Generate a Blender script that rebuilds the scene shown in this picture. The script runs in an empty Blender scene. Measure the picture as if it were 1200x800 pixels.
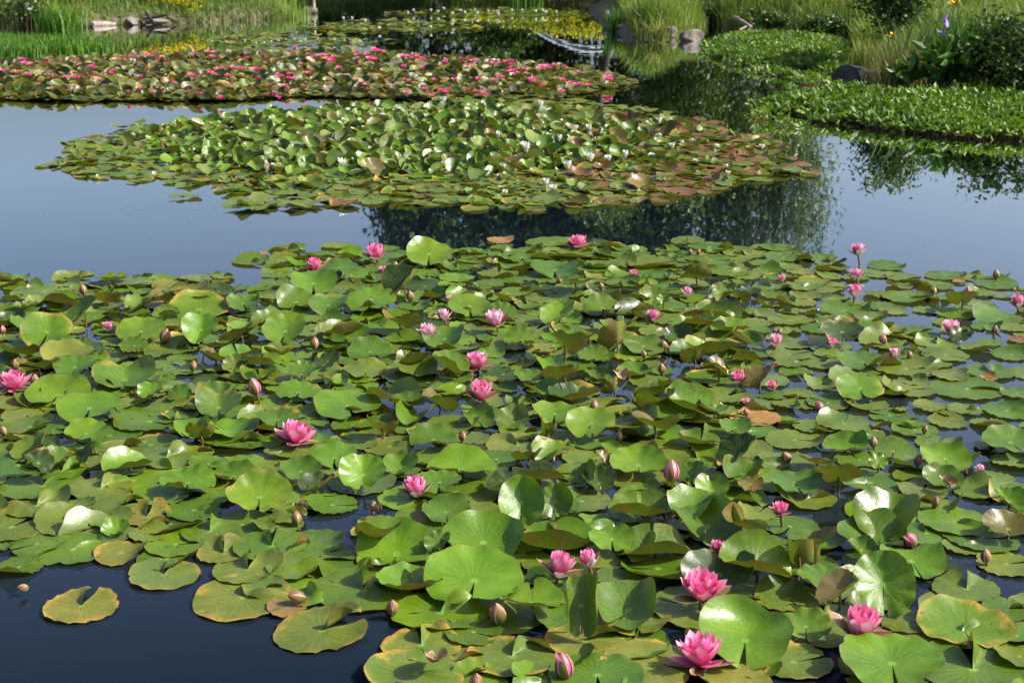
import bpy, math, random
import numpy as np
from mathutils import Vector, Matrix, Euler
R = math.radians
rnd = random.Random(11)
nr = np.random.default_rng(11)
S = bpy.context.scene
COL = S.collection

# ------------------------------------------------------------------ camera, sky, sun, exposure
CAM_H, PITCH, FPX = 1.70, R(16.1), 1800.0
cam_d = bpy.data.cameras.new('camera'); cam = bpy.data.objects.new('camera', cam_d); COL.objects.link(cam)
cam.location = (0, 0, CAM_H); cam.rotation_euler = (R(90) - PITCH, 0, 0)
cam_d.sensor_width = 36; cam_d.lens = 54; cam_d.clip_start = .1; cam_d.clip_end = 3000
cam_d.dof.use_dof = True; cam_d.dof.focus_distance = 5.2; cam_d.dof.aperture_fstop = 9.0
S.camera = cam
SUN_EL, SUN_AZ = R(42), R(94)          # azimuth measured clockwise from +Y (the viewing direction)
W = bpy.data.worlds.new('World'); S.world = W; W.use_nodes = True
wn = W.node_tree.nodes; wl = W.node_tree.links
sky = wn.new('ShaderNodeTexSky'); sky.sky_type = 'NISHITA'; sky.sun_disc = False
sky.sun_elevation = SUN_EL; sky.sun_rotation = SUN_AZ; sky.air_density = 1.0; sky.dust_density = 6.0; sky.ozone_density = 3.0
wn['Background'].inputs[1].default_value = .13
wl.new(sky.outputs[0], wn['Background'].inputs[0])
sd = bpy.data.lights.new('sun', 'SUN'); sun = bpy.data.objects.new('sun', sd); COL.objects.link(sun)
sd.energy = 5.0; sd.angle = R(.5); sd.color = (1, .955, .88)
sdir = Vector((math.sin(SUN_AZ) * math.cos(SUN_EL), math.cos(SUN_AZ) * math.cos(SUN_EL), math.sin(SUN_EL)))
sun.rotation_euler = sdir.to_track_quat('Z', 'Y').to_euler(); sun.location = (20, 0, 30)
S.view_settings.view_transform = 'Standard'; S.view_settings.look = 'None'
S.view_settings.exposure = 0.62; S.view_settings.gamma = 1.0
S.render.engine = 'CYCLES'
S.cycles.max_bounces = 8; S.cycles.transparent_max_bounces = 8
S.cycles.sample_clamp_indirect = 6

# ------------------------------------------------------------------ helpers
sp, cp = math.sin(PITCH), math.cos(PITCH)
def ray(px, py):
    a = (px - 600) / FPX; b = (py - 400) / FPX
    return (a, cp - b * sp, -(sp + b * cp))            # direction with unit depth along the view axis
def at(px, py, z=0.0):
    d = ray(px, py); t = (z - CAM_H) / d[2]
    return Vector((d[0] * t, d[1] * t, z))
def ppm(y, z=0.0):                                       # pixels per metre at world (.., y, z)
    return FPX / (y * cp - (z - CAM_H) * sp)
def proj(x, y, z=0.0):
    zz = z - CAM_H
    dep = y * cp - zz * sp
    up = y * sp + zz * cp
    return 600 + FPX * x / dep, 400 - FPX * up / dep
def tag(o, label=None, cat=None, group=None, kind=None):
    if label: o['label'] = label
    if cat: o['category'] = cat
    if group: o['group'] = group
    if kind: o['kind'] = kind
    return o
def link(name, me, mats=None, parent=None, loc=None):
    o = bpy.data.objects.new(name, me); COL.objects.link(o)
    if parent is not None: o.parent = parent
    if loc is not None: o.location = loc
    return o
def empty(name, loc=(0, 0, 0)):
    o = bpy.data.objects.new(name, None); COL.objects.link(o); o.location = loc; o.empty_display_size = .05
    return o
def mesh(name, V, F, mats, tint=None, uv=None, smooth=True, midx=None):
    """V (n,3); F list/array of faces (uniform arrays are fast); tint (n,4) per vertex; uv (n,2) per vertex"""
    me = bpy.data.meshes.new(name)
    V = np.asarray(V, dtype=np.float32)
    if isinstance(F, np.ndarray):
        k = F.shape[1]; li = F.ravel().astype(np.int32); st = np.arange(0, len(li), k, dtype=np.int32)
    else:
        li = np.fromiter((i for f in F for i in f), dtype=np.int32)
        st = np.cumsum([0] + [len(f) for f in F[:-1]]).astype(np.int32)
    me.vertices.add(len(V)); me.vertices.foreach_set('co', V.ravel())
    me.loops.add(len(li)); me.loops.foreach_set('vertex_index', li)
    me.polygons.add(len(st)); me.polygons.foreach_set('loop_start', st)
    if not isinstance(mats, (list, tuple)): mats = [mats]
    for m in mats: me.materials.append(m)
    if midx is not None: me.polygons.foreach_set('material_index', np.asarray(midx, dtype=np.int32))
    me.polygons.foreach_set('use_smooth', np.full(len(st), smooth))
    if tint is not None:
        a = me.color_attributes.new('tint', 'FLOAT_COLOR', 'POINT')
        a.data.foreach_set('color', np.asarray(tint, dtype=np.float32).ravel())
    if uv is not None:
        u = me.uv_layers.new(name='uv'); u.data.foreach_set('uv', np.asarray(uv, dtype=np.float32)[li].ravel())
    me.update(calc_edges=True)
    return me
class Acc:
    """collects meshes to be joined into one"""
    def __init__(s): s.V = []; s.F = []; s.T = []; s.U = []; s.n = 0
    def add(s, V, F, T=None, U=None):
        s.V.append(V); s.F.append(np.asarray(F) + s.n); s.n += len(V)
        s.T.append(np.ones((len(V), 4)) if T is None else T); s.U.append(np.zeros((len(V), 2)) if U is None else U)
    def build(s, name, mat, smooth=True):
        same = len({f.shape[1] for f in s.F}) == 1
        F = np.concatenate(s.F) if same else [tuple(f) for a in s.F for f in a]
        return mesh(name, np.concatenate(s.V), F, mat, np.concatenate(s.T), np.concatenate(s.U), smooth)
def inside(px, py, poly):
    px = np.asarray(px, float); py = np.asarray(py, float); c = np.zeros(px.shape, bool)
    n = len(poly)
    for i in range(n):
        x1, y1 = poly[i]; x2, y2 = poly[(i + 1) % n]
        m = ((y1 > py) != (y2 > py)) & (px < (x2 - x1) * (py - y1) / ((y2 - y1) or 1e-9) + x1)
        c ^= m
    return c
def atg(px, py, hh=0.0):
    z = 0.0
    for _ in range(40):
        p = at(px, py, z + hh); z = z * .5 + .5 * float(ground_z(p.x, p.y))
    return Vector((p.x, p.y, z))
def pdist(px, py, poly):
    d = np.full(np.shape(px), 1e9)
    n = len(poly)
    for i in range(n):
        x1, y1 = poly[i]; x2, y2 = poly[(i + 1) % n]
        dx, dy = x2 - x1, y2 - y1
        t = np.clip(((px - x1) * dx + (py - y1) * dy) / (dx * dx + dy * dy + 1e-12), 0, 1)
        d = np.minimum(d, np.hypot(px - x1 - t * dx, py - y1 - t * dy))
    return d
def tube(P, rad, seg=6):
    """tapered tube through points P"""
    V = []; F = []
    P = [Vector(p) for p in P]
    for i, p in enumerate(P):
        t = (P[min(i + 1, len(P) - 1)] - P[max(i - 1, 0)]).normalized()
        a = t.orthogonal().normalized(); b = t.cross(a)
        for k in range(seg):
            an = 2 * math.pi * k / seg
            V.append(p + (a * math.cos(an) + b * math.sin(an)) * rad[i])
    for i in range(len(P) - 1):
        for k in range(seg):
            k2 = (k + 1) % seg
            F.append((i * seg + k, i * seg + k2, (i + 1) * seg + k2, (i + 1) * seg + k))
    V = np.array([tuple(v) for v in V])
    return V, np.array(F)

# ------------------------------------------------------------------ materials
class NT:
    def __init__(s, name):
        s.m = bpy.data.materials.new(name); s.m.use_nodes = True
        s.n = s.m.node_tree.nodes; s.l = s.m.node_tree.links
        s.p = s.n['Principled BSDF']; s.out = s.n['Material Output']
    def new(s, t, **kw):
        x = s.n.new(t)
        for k, v in kw.items(): setattr(x, k, v)
        return x
    def put(s, sock, v):
        if isinstance(v, bpy.types.NodeSocket): s.l.new(v, sock)
        else: sock.default_value = v
    def math(s, op, a, b=0.0, c=0.0, clamp=False):
        x = s.new('ShaderNodeMath', operation=op, use_clamp=clamp); s.put(x.inputs[0], a); s.put(x.inputs[1], b)
        s.put(x.inputs[2], c); return x.outputs[0]
    def mix(s, f, a, b, mode='MIX'):
        x = s.new('ShaderNodeMix', data_type='RGBA', blend_type=mode); s.put(x.inputs[0], f)
        for k, v in ((6, a), (7, b)):
            s.put(x.inputs[k], (v + (1,)) if isinstance(v, tuple) and len(v) == 3 else v)
        return x.outputs[2]
    def ramp(s, f, lo, hi, a=0.0, b=1.0):
        x = s.new('ShaderNodeMapRange', interpolation_type='SMOOTHSTEP'); s.put(x.inputs[0], f)
        x.inputs[1].default_value = lo; x.inputs[2].default_value = hi; x.inputs[3].default_value = a; x.inputs[4].default_value = b
        return x.outputs[0]
    def noise(s, vec, scale, detail=3, rough=.55):
        x = s.new('ShaderNodeTexNoise'); s.put(x.inputs['Vector'], vec); x.inputs['Scale'].default_value = scale
        x.inputs['Detail'].default_value = detail; x.inputs['Roughness'].default_value = rough; return x.outputs[0]
    def attr(s, name='tint'):
        x = s.new('ShaderNodeAttribute'); x.attribute_name = name; return x
    def bump(s, h, strength, dist, normal=None):
        x = s.new('ShaderNodeBump'); x.inputs['Strength'].default_value = strength; x.inputs['Distance'].default_value = dist
        s.put(x.inputs['Height'], h)
        if normal is not None: s.put(x.inputs['Normal'], normal)
        return x.outputs[0]

def leaf_material():
    t = NT('lily leaf')
    at_ = t.attr(); geo = t.new('ShaderNodeNewGeometry'); uv = t.new('ShaderNodeUVMap'); uv.uv_map = 'uv'
    sep = t.new('ShaderNodeSeparateXYZ'); t.l.new(uv.outputs[0], sep.inputs[0])
    u = t.math('SUBTRACT', sep.outputs[0], .5); v = t.math('SUBTRACT', sep.outputs[1], .5)
    r = t.math('MULTIPLY', t.math('SQRT', t.math('ADD', t.math('MULTIPLY', u, u), t.math('MULTIPLY', v, v))), 2.0)
    ang = t.math('ARCTAN2', u, v)
    pos = geo.outputs['Position']
    n1 = t.noise(pos, 9, 4); n2 = t.noise(pos, 60, 3); n3 = t.noise(pos, 150, 2, .7)
    age = at_.outputs['Alpha']
    # veins
    w = t.math('ADD', t.math('MULTIPLY', ang, 11.5), t.math('MULTIPLY', n1, 1.2))
    vein = t.math('POWER', t.math('ABSOLUTE', t.math('SINE', w)), 9.0)
    vfade = t.math('MULTIPLY', t.ramp(r, .02, .15), t.ramp(r, .98, .35))
    vein = t.math('MULTIPLY', vein, vfade)
    base = t.mix(t.ramp(n1, .3, .72), t.mix(1.0, at_.outputs['Color'], (.70, .78, .62), 'MULTIPLY'), t.mix(1.0, at_.outputs['Color'], (1.22, 1.14, 1.1), 'MULTIPLY'))
    base = t.mix(t.math('MULTIPLY', vein, .24), base, (.20, .30, .07))
    base = t.mix(t.ramp(r, .13, .03, 0, .7), base, (.20, .36, .06))
    # fine dust / mottling
    base = t.mix(t.math('MULTIPLY', t.ramp(n2, .5, .75), .15), base, (.19, .20, .09))
    # yellowing from the margin on old leaves
    yl = t.math('MULTIPLY', t.ramp(t.math('ADD', r, t.math('MULTIPLY', n1, 1.1)), 1.38, 1.62), t.ramp(age, .45, .8))
    base = t.mix(yl, base, t.mix(t.ramp(n2, .35, .65), (.42, .30, .045), (.33, .16, .03)))
    # brown specks
    spk = t.math('MULTIPLY', t.ramp(n3, .58, .66), t.math('MULTIPLY', t.ramp(n1, .42, .58), t.ramp(age, .1, .5)))
    base = t.mix(t.math('MULTIPLY', spk, .85), base, (.045, .035, .018))
    # dark thin margin
    base = t.mix(t.ramp(r, .965, .995, 0, .55), base, (.16, .10, .03))
    # underside, bronze to olive
    und = t.mix(t.ramp(t.noise(pos, 14, 4), .38, .66), (.12, .155, .022), (.165, .115, .032))
    und = t.mix(t.math('MULTIPLY', vein, .35), und, (.30, .26, .08))
    col = t.mix(geo.outputs['Backfacing'], base, und)
    t.l.new(col, t.p.inputs['Base Color'])
    rough = t.math('ADD', t.math('MULTIPLY', n2, .22), t.math('MULTIPLY', age, .14))
    rough = t.math('ADD', rough, .21)
    rough = t.math('ADD', rough, t.math('MULTIPLY', geo.outputs['Backfacing'], .15))
    t.put(t.p.inputs['Roughness'], rough)
    t.p.inputs['Specular IOR Level'].default_value = .42
    h = t.math('ADD', t.math('MULTIPLY', vein, -.10), t.math('MULTIPLY', n2, .5))
    h = t.math('ADD', h, t.math('MULTIPLY', n1, 2.4))
    nb = t.bump(h, .45, .004)
    t.l.new(nb, t.p.inputs['Normal'])
    tr = t.new('ShaderNodeBsdfTranslucent'); t.put(tr.inputs[0], t.mix(1.0, col, (1.35, 1.6, .5), 'MULTIPLY'))
    ms = t.new('ShaderNodeMixShader'); ms.inputs[0].default_value = .16
    t.l.new(t.p.outputs[0], ms.inputs[1]); t.l.new(tr.outputs[0], ms.inputs[2]); t.l.new(ms.outputs[0], t.out.inputs[0])
    return t.m
M_LEAF = leaf_material()

def petal_material(name, deep, mid, tip, back=None, tscale=1.0, transl=.25):
    t = NT(name)
    uv = t.new('ShaderNodeUVMap'); uv.uv_map = 'uv'; geo = t.new('ShaderNodeNewGeometry')
    sep = t.new('ShaderNodeSeparateXYZ'); t.l.new(uv.outputs[0], sep.inputs[0])
    oi = t.new('ShaderNodeObjectInfo')
    n = t.noise(geo.outputs['Position'], 90, 2)
    f = t.math('ADD', sep.outputs[1], t.math('MULTIPLY', t.math('SUBTRACT', n, .5), .35))
    f = t.math('ADD', f, t.math('MULTIPLY', t.math('SUBTRACT', oi.outputs['Random'], .5), .3))
    streak = t.math('MULTIPLY', t.math('SINE', t.math('MULTIPLY', sep.outputs[0], 50.0)), .05)
    f = t.math('ADD', f, streak)
    c = t.mix(t.ramp(f, .05, .55), deep, mid); c = t.mix(t.ramp(f, .5, 1.05), c, tip)
    if back:
        b1, b2 = back
        edge = t.ramp(t.math('ABSOLUTE', t.math('SUBTRACT', sep.outputs[0], .5)), .36, .48)
        bc = t.mix(edge, t.mix(t.ramp(f, .1, .95), b1, b2), (.62, .36, .36))
        c = t.mix(geo.outputs['Backfacing'], c, bc)
    t.l.new(c, t.p.inputs['Base Color']); t.p.inputs['Roughness'].default_value = .42
    t.p.inputs['Specular IOR Level'].default_value = .35
    t.l.new(t.bump(t.math('SINE', t.math('MULTIPLY', sep.outputs[0], 60.0)), .12, .0008), t.p.inputs['Normal'])
    tr = t.new('ShaderNodeBsdfTranslucent'); t.l.new(c, tr.inputs[0])
    ms = t.new('ShaderNodeMixShader'); ms.inputs[0].default_value = transl
    t.l.new(t.p.outputs[0], ms.inputs[1]); t.l.new(tr.outputs[0], ms.inputs[2]); t.l.new(ms.outputs[0], t.out.inputs[0])
    return t.m
M_PETAL = petal_material('pink petal', (.60, .02, .14), (.76, .075, .27), (.86, .30, .50))
M_PETAL_OUT = petal_material('outer pink petal', (.64, .05, .22), (.80, .17, .38), (.88, .48, .63))
M_SEPAL = petal_material('sepal', (.85, .50, .55), (.85, .55, .62), (.86, .62, .66), back=((.10, .10, .025), (.28, .15, .06)), transl=.12)
M_SEPAL_BUD = petal_material('bud sepal', (.5, .3, .2), (.5, .3, .2), (.6, .4, .3), back=((.10, .10, .02), (.25, .13, .05)), transl=.05)
M_PALE = petal_material('pale pink petal', (.70, .12, .30), (.82, .30, .50), (.88, .58, .70))
M_WHITE = petal_material('white petal', (.70, .72, .50), (.80, .80, .72), (.86, .86, .82), transl=.2)
M_FARPINK = petal_material('far pink petal', (.60, .03, .15), (.76, .09, .27), (.84, .28, .46), transl=.25)

def simple(name, col, rough=.6, col2=None, scale=20, bump=0.0, bscale=60, spec=.4, obj=True, transl=0):
    t = NT(name)
    geo = t.new('ShaderNodeNewGeometry'); pos = geo.outputs['Position']
    n = t.noise(pos, scale, 5)
    c = t.mix(t.ramp(n, .35, .66), col, col2) if col2 else t.mix(t.ramp(n, .3, .7), tuple(x * .8 for x in col), tuple(x * 1.15 for x in col))
    t.l.new(c, t.p.inputs['Base Color']); t.p.inputs['Roughness'].default_value = rough; t.p.inputs['Specular IOR Level'].default_value = spec
    if bump: t.l.new(t.bump(t.noise(pos, bscale, 5, .65), 1.0, bump), t.p.inputs['Normal'])
    return t.m
M_STEM = simple('stem', (.10, .09, .03), .45, (.17, .09, .04), 30)
M_STAMEN = simple('stamens', (.75, .42, .04), .5, (.85, .60, .12), 200)
M_BARK = simple('bark', (.022, .017, .012), .9, (.055, .042, .03), 8, .02, 25)
M_ROCK = simple('rock', (.11, .09, .075), .8, (.27, .235, .20), 7, .012, 40)
M_DARKROCK = simple('dark rock', (.018, .018, .018), .7, (.05, .048, .042), 9, .02, 30)
M_LOG = simple('bleached wood', (.20, .165, .13), .8, (.38, .33, .27), 12, .006, 60)
M_WHITEP = simple('pale painted metal', (.62, .66, .72), .35, (.70, .73, .78), 5)
M_PLANK = simple('weathered plank', (.20, .18, .15), .8, (.30, .28, .24), 14, .003, 60)
M_DEAD = simple('withered leaf', (.20, .12, .06), .8, (.36, .26, .15), 40, .003, 120)

def foliage_material(name, transl=.3, rough=.5, spec=.3):
    t = NT(name)
    a = t.attr(); geo = t.new('ShaderNodeNewGeometry')
    n = t.noise(geo.outputs['Position'], 1.3, 4)
    c = t.mix(t.ramp(n, .3, .7), t.mix(1.0, a.outputs['Color'], (.72, .78, .7), 'MULTIPLY'), t.mix(1.0, a.outputs['Color'], (1.25, 1.18, 1.05), 'MULTIPLY'))
    t.l.new(c, t.p.inputs['Base Color']); t.p.inputs['Roughness'].default_value = rough; t.p.inputs['Specular IOR Level'].default_value = spec
    tr = t.new('ShaderNodeBsdfTranslucent'); t.put(tr.inputs[0], t.mix(1.0, c, (1.3, 1.4, .6), 'MULTIPLY'))
    ms = t.new('ShaderNodeMixShader'); ms.inputs[0].default_value = transl
    t.l.new(t.p.outputs[0], ms.inputs[1]); t.l.new(tr.outputs[0], ms.inputs[2]); t.l.new(ms.outputs[0], t.out.inputs[0])
    return t.m
M_GRASS = foliage_material('grass blades', .3, .5)
M_FOL = foliage_material('foliage', .25, .45, .4)

def ground_material():
    t = NT('ground')
    geo = t.new('ShaderNodeNewGeometry'); pos = geo.outputs['Position']
    n = t.noise(pos, 1.2, 6); n2 = t.noise(pos, 14, 5)
    c = t.mix(t.ramp(n, .35, .65), (.045, .075, .018), (.10, .13, .03))
    c = t.mix(t.ramp(n2, .5, .75), c, (.12, .10, .045))
    sep = t.new('ShaderNodeSeparateXYZ'); t.l.new(pos, sep.inputs[0])
    z = t.math('ADD', sep.outputs[2], t.math('MULTIPLY', n2, .12))
    c = t.mix(t.ramp(z, .30, .12), c, t.mix(n2, (.06, .045, .03), (.20, .15, .11)))
    t.l.new(c, t.p.inputs['Base Color']); t.p.inputs['Roughness'].default_value = .95
    t.l.new(t.bump(n2, .8, .05), t.p.inputs['Normal'])
    return t.m
def water_material():
    t = NT('pond water')
    tc = t.new('ShaderNodeTexCoord'); pos = tc.outputs['Object']
    # murky body of the water
    n = t.noise(pos, .5, 3)
    body = t.mix(n, (.005, .010, .020), (.009, .015, .022))
    df = t.new('ShaderNodeBsdfDiffuse'); t.l.new(body, df.inputs[0])
    gl = t.new('ShaderNodeBsdfGlossy'); gl.inputs['Color'].default_value = (.93, .96, 1, 1); gl.inputs['Roughness'].default_value = .012
    mp = t.new('ShaderNodeMapping'); mp.inputs['Scale'].default_value = (1, .45, 1); t.l.new(pos, mp.inputs[0])
    h = t.noise(mp.outputs[0], 3.0, 3, .5)
    # one set of ripple rings
    c0 = at(192, 242)
    sep = t.new('ShaderNodeSeparateXYZ'); t.l.new(pos, sep.inputs[0])
    dx = t.math('SUBTRACT', sep.outputs[0], c0.x); dy = t.math('SUBTRACT', sep.outputs[1], c0.y)
    rr = t.math('SQRT', t.math('ADD', t.math('MULTIPLY', dx, dx), t.math('MULTIPLY', dy, dy)))
    ring = t.math('MULTIPLY', t.math('SINE', t.math('MULTIPLY', rr, 90.0)), t.math('MULTIPLY', t.ramp(rr, .16, .22), t.ramp(rr, .36, .30)))
    b = t.bump(h, .5, .0022); b = t.bump(t.math('MULTIPLY', ring, t.ramp(t.noise(pos, 2.2, 2), .35, .65)), .3, .0006, b)
    t.l.new(b, gl.inputs['Normal'])
    lw = t.new('ShaderNodeFresnel'); lw.inputs[0].default_value = 1.333; t.l.new(b, lw.inputs['Normal'])
    f = t.math('MULTIPLY', t.math('SUBTRACT', lw.outputs[0], .066), 3.3, clamp=True)
    ms = t.new('ShaderNodeMixShader'); t.put(ms.inputs[0], f)
    t.l.new(df.outputs[0], ms.inputs[1]); t.l.new(gl.outputs[0], ms.inputs[2]); t.l.new(ms.outputs[0], t.out.inputs[0])
    return t.m
M_GROUND = ground_material(); M_WATER = water_material()
# ------------------------------------------------------------------ the setting: terrain and water
def w2(px, py): p = at(px, py); return (p.x, p.y)
BANK = [w2(-300, 33), w2(-60, 34), w2(40, 33), w2(100, 31), w2(160, 29), w2(230, 27), w2(300, 24), w2(332, 20), w2(344, 8),
        (-4.4, 27.5), (-4.6, 30.5), (-2.0, 31.5), (-1.2, 29.0), (-.4, 26.6), (1.4, 25.9), w2(690, 10), w2(706, 28), w2(735, 44), w2(775, 46), w2(800, 40),
        w2(830, 28), w2(900, 38), w2(960, 44), w2(1004, 52), w2(1012, 92), w2(1032, 106), w2(1100, 112), w2(1200, 116), w2(1320, 122),
        (8.5, 12.0), (9.5, 8), (9.2, 3), (7, 1.3), (0, .9), (-8, 1.1), (-13, 4), (-15, 10), (-14, 18)]
def build_terrain():
    def axis(a, b, step, far):
        c = list(np.arange(a, b + 1e-6, step)); s = step
        lo = [a]; hi = [c[-1]]
        while hi[-1] < far: s *= 1.35; hi.append(hi[-1] + s); lo.append(lo[-1] - s)
        return np.array(sorted(set(lo[1:])) + c + hi[1:])
    X = axis(-17, 17, .22, 700); Y = axis(-3, 45, .22, 700)
    gx, gy = np.meshgrid(X, Y)
    ins = inside(gx, gy, BANK); d = pdist(gx, gy, BANK)
    bump = .05 * np.sin(gx * 1.7 + 1) * np.sin(gy * 1.3) + .03 * np.sin(gx * 4.1) * np.sin(gy * 3.7 + 2)
    edge = np.clip(d / .45, 0, 1)
    up = .30 * edge ** .6 + .05 * np.clip(d - .45, 0, 12) + bump * edge
    far = np.clip((np.hypot(gx, gy) - 60) / 500, 0, 1)
    up = up + 10 * far * (1 + .3 * np.sin(gx * .01) * np.cos(gy * .013))
    dn = -np.clip(d * .9, 0, 1.0) - .02
    Z = np.where(ins, dn, up + .02)
    V = np.stack([gx.ravel(), gy.ravel(), Z.ravel()], 1)
    ny, nx = gx.shape
    idx = np.arange(nx * ny).reshape(ny, nx)
    F = np.stack([idx[:-1, :-1].ravel(), idx[:-1, 1:].ravel(), idx[1:, 1:].ravel(), idx[1:, :-1].ravel()], 1)
    tag(link('ground', mesh('ground', V, F, M_GROUND)), kind='structure')
    w = mesh('water', [(-17, -1, 0), (17, -1, 0), (17, 40, 0), (-17, 40, 0)], [(0, 1, 2, 3)], M_WATER, smooth=False)
    tag(link('water', w), kind='structure')
build_terrain()
def ground_z(x, y):
    x = np.asarray(x, float); y = np.asarray(y, float)
    ins = inside(x, y, BANK); d = pdist(x, y, BANK)
    bump = .05 * np.sin(x * 1.7 + 1) * np.sin(y * 1.3) + .03 * np.sin(x * 4.1) * np.sin(y * 3.7 + 2)
    edge = np.clip(d / .45, 0, 1)
    return np.where(ins, 0., .30 * edge ** .6 + .05 * np.clip(d - .45, 0, 12) + bump * edge)

# ------------------------------------------------------------------ lily leaves
TONES = {'bright': (.096, .182, .007), 'green': (.066, .128, .008), 'olive': (.102, .144, .018), 'grey': (.104, .146, .032),
         'yellow': (.145, .16, .022), 'dark': (.024, .052, .005), 'bronze': (.10, .078, .016), 'red': (.15, .062, .030), 'orange': (.28, .15, .06),
         'pale': (.30, .32, .19), 'brown': (.17, .12, .05)}
def tint(tone, age, n, j=.12):
    c = np.array(TONES[tone]) * (1 + rnd.uniform(-j, j)) * np.array([1 + rnd.uniform(-j, j), 1, 1 + rnd.uniform(-j, j)])
    return np.tile(np.append(c, age), (n, 1))
def disc(Rr, rings, seg, gap=R(9), r_=rnd):
    """leaf outline with the slit towards -Y; returns V (n,3), F (quads and tris as quads), uv, theta, rho"""
    th = np.linspace(gap, 2 * math.pi - gap, seg + 1) - math.pi / 2
    ph = r_.uniform(0, 6.28); ph2 = r_.uniform(0, 6.28); ph3 = r_.uniform(0, 6.28)
    tt = th + math.pi / 2
    dist = np.minimum(tt, 2 * math.pi - tt)
    out = 1 + .035 * np.sin(2 * tt + ph) + .02 * np.sin(3 * tt + ph2) + .010 * np.sin(7 * tt + ph3)
    out *= 1 - .10 * np.exp(-(dist - gap) / R(10))                      # rounded lobe corners
    for _ in range(r_.choice((0, 1, 1, 2, 3))):
        a_ = r_.uniform(.3, 6.0); out *= 1 - r_.uniform(.03, .12) * np.exp(-((tt - a_) / R(r_.uniform(3, 9))) ** 2)
    rho = (np.arange(1, rings + 1) / rings) ** .85
    V = np.zeros((1 + rings * (seg + 1), 3)); tha = np.zeros(len(V)); rh = np.zeros(len(V))
    for i, q in enumerate(rho):
        s = slice(1 + i * (seg + 1), 1 + (i + 1) * (seg + 1))
        # the slit narrows towards the middle
        g = th
        V[s, 0] = Rr * q * out * np.cos(g); V[s, 1] = Rr * q * out * np.sin(g)
        tha[s] = tt; rh[s] = q
    F = []
    for k in range(seg): F.append((0, 1 + k, 2 + k))
    tri = np.array(F)
    q4 = []
    for i in range(rings - 1):
        a = 1 + i * (seg + 1); b = a + seg + 1
        for k in range(seg): q4.append((a + k, b + k, b + k + 1, a + k + 1))
    q4 = np.array(q4)
    # all triangles so that joined meshes stay uniform
    F = np.concatenate([tri, q4[:, [0, 1, 2]], q4[:, [0, 2, 3]]])
    uv = np.stack([.5 + .5 * rh * np.cos(tha - math.pi / 2), .5 + .5 * rh * np.sin(tha - math.pi / 2)], 1)
    return V, F, uv, tha, rh
def rotz(V, a):
    c, s = math.cos(a), math.sin(a); V = V.copy(); x = V[:, 0] * c - V[:, 1] * s; V[:, 1] = V[:, 0] * s + V[:, 1] * c; V[:, 0] = x; return V
def rotx(V, a):
    c, s = math.cos(a), math.sin(a); V = V.copy(); y = V[:, 1] * c - V[:, 2] * s; V[:, 2] = V[:, 1] * s + V[:, 2] * c; V[:, 1] = y; return V
def bend(V, k, ang):
    if abs(k) < 1e-4: return V
    d = np.array([math.cos(ang), math.sin(ang)])
    s = V[:, 0] * d[0] + V[:, 1] * d[1]
    g = np.sin(k * s) / k; dz = (1 - np.cos(k * s)) / k
    V = V.copy(); V[:, 0] += d[0] * (g - s); V[:, 1] += d[1] * (g - s)
    # material rises along the local normal
    V[:, 2] = V[:, 2] * np.cos(k * s) + dz
    V[:, 0] -= d[0] * 0; return V

class Field:
    """heights of what already lies on the water, so that leaves drape over one another"""
    def __init__(s, x0, x1, y0, y1, res):
        s.x0, s.y0, s.res = x0, y0, res
        s.H = np.zeros((int((y1 - y0) / res) + 1, int((x1 - x0) / res) + 1))
    def drape(s, x, y, Rr, extra=.0022):
        m = int(Rr / s.res) + 6
        ci = int((y - s.y0) / s.res); cj = int((x - s.x0) / s.res)
        a0, a1, b0, b1 = max(0, ci - m), min(s.H.shape[0], ci + m + 1), max(0, cj - m), min(s.H.shape[1], cj + m + 1)
        P = s.H[a0:a1, b0:b1].copy()
        for _ in range(2):
            Q = P.copy()
            Q[1:] = np.maximum(Q[1:], P[:-1]); Q[:-1] = np.maximum(Q[:-1], P[1:]); P = Q.copy()
            Q[:, 1:] = np.maximum(Q[:, 1:], P[:, :-1]); Q[:, :-1] = np.maximum(Q[:, :-1], P[:, 1:]); P = Q
        for _ in range(4):
            Q = np.pad(P, 1, mode='edge')
            P = (Q[:-2, 1:-1] + Q[2:, 1:-1] + Q[1:-1, :-2] + Q[1:-1, 2:] + Q[1:-1, 1:-1]) / 5
        P = P + extra
        ii, jj = np.mgrid[a0:a1, b0:b1]
        inr = np.hypot(s.x0 + jj * s.res - x, s.y0 + ii * s.res - y) < Rr
        s.H[a0:a1, b0:b1] = np.where(inr, np.maximum(s.H[a0:a1, b0:b1], P), s.H[a0:a1, b0:b1])
        def f(X, Y):
            i = np.clip((Y - s.y0) / s.res - a0, 0, P.shape[0] - 1.001); j = np.clip((X - s.x0) / s.res - b0, 0, P.shape[1] - 1.001)
            i0 = i.astype(int); j0 = j.astype(int); fi = i - i0; fj = j - j0
            return (P[i0, j0] * (1 - fi) * (1 - fj) + P[i0 + 1, j0] * fi * (1 - fj) + P[i0, j0 + 1] * (1 - fi) * fj + P[i0 + 1, j0 + 1] * fi * fj)
        return f
    def h(s, x, y):
        i = int(np.clip((y - s.y0) / s.res, 0, s.H.shape[0] - 1)); j = int(np.clip((x - s.x0) / s.res, 0, s.H.shape[1] - 1))
        return s.H[i, j]
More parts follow.
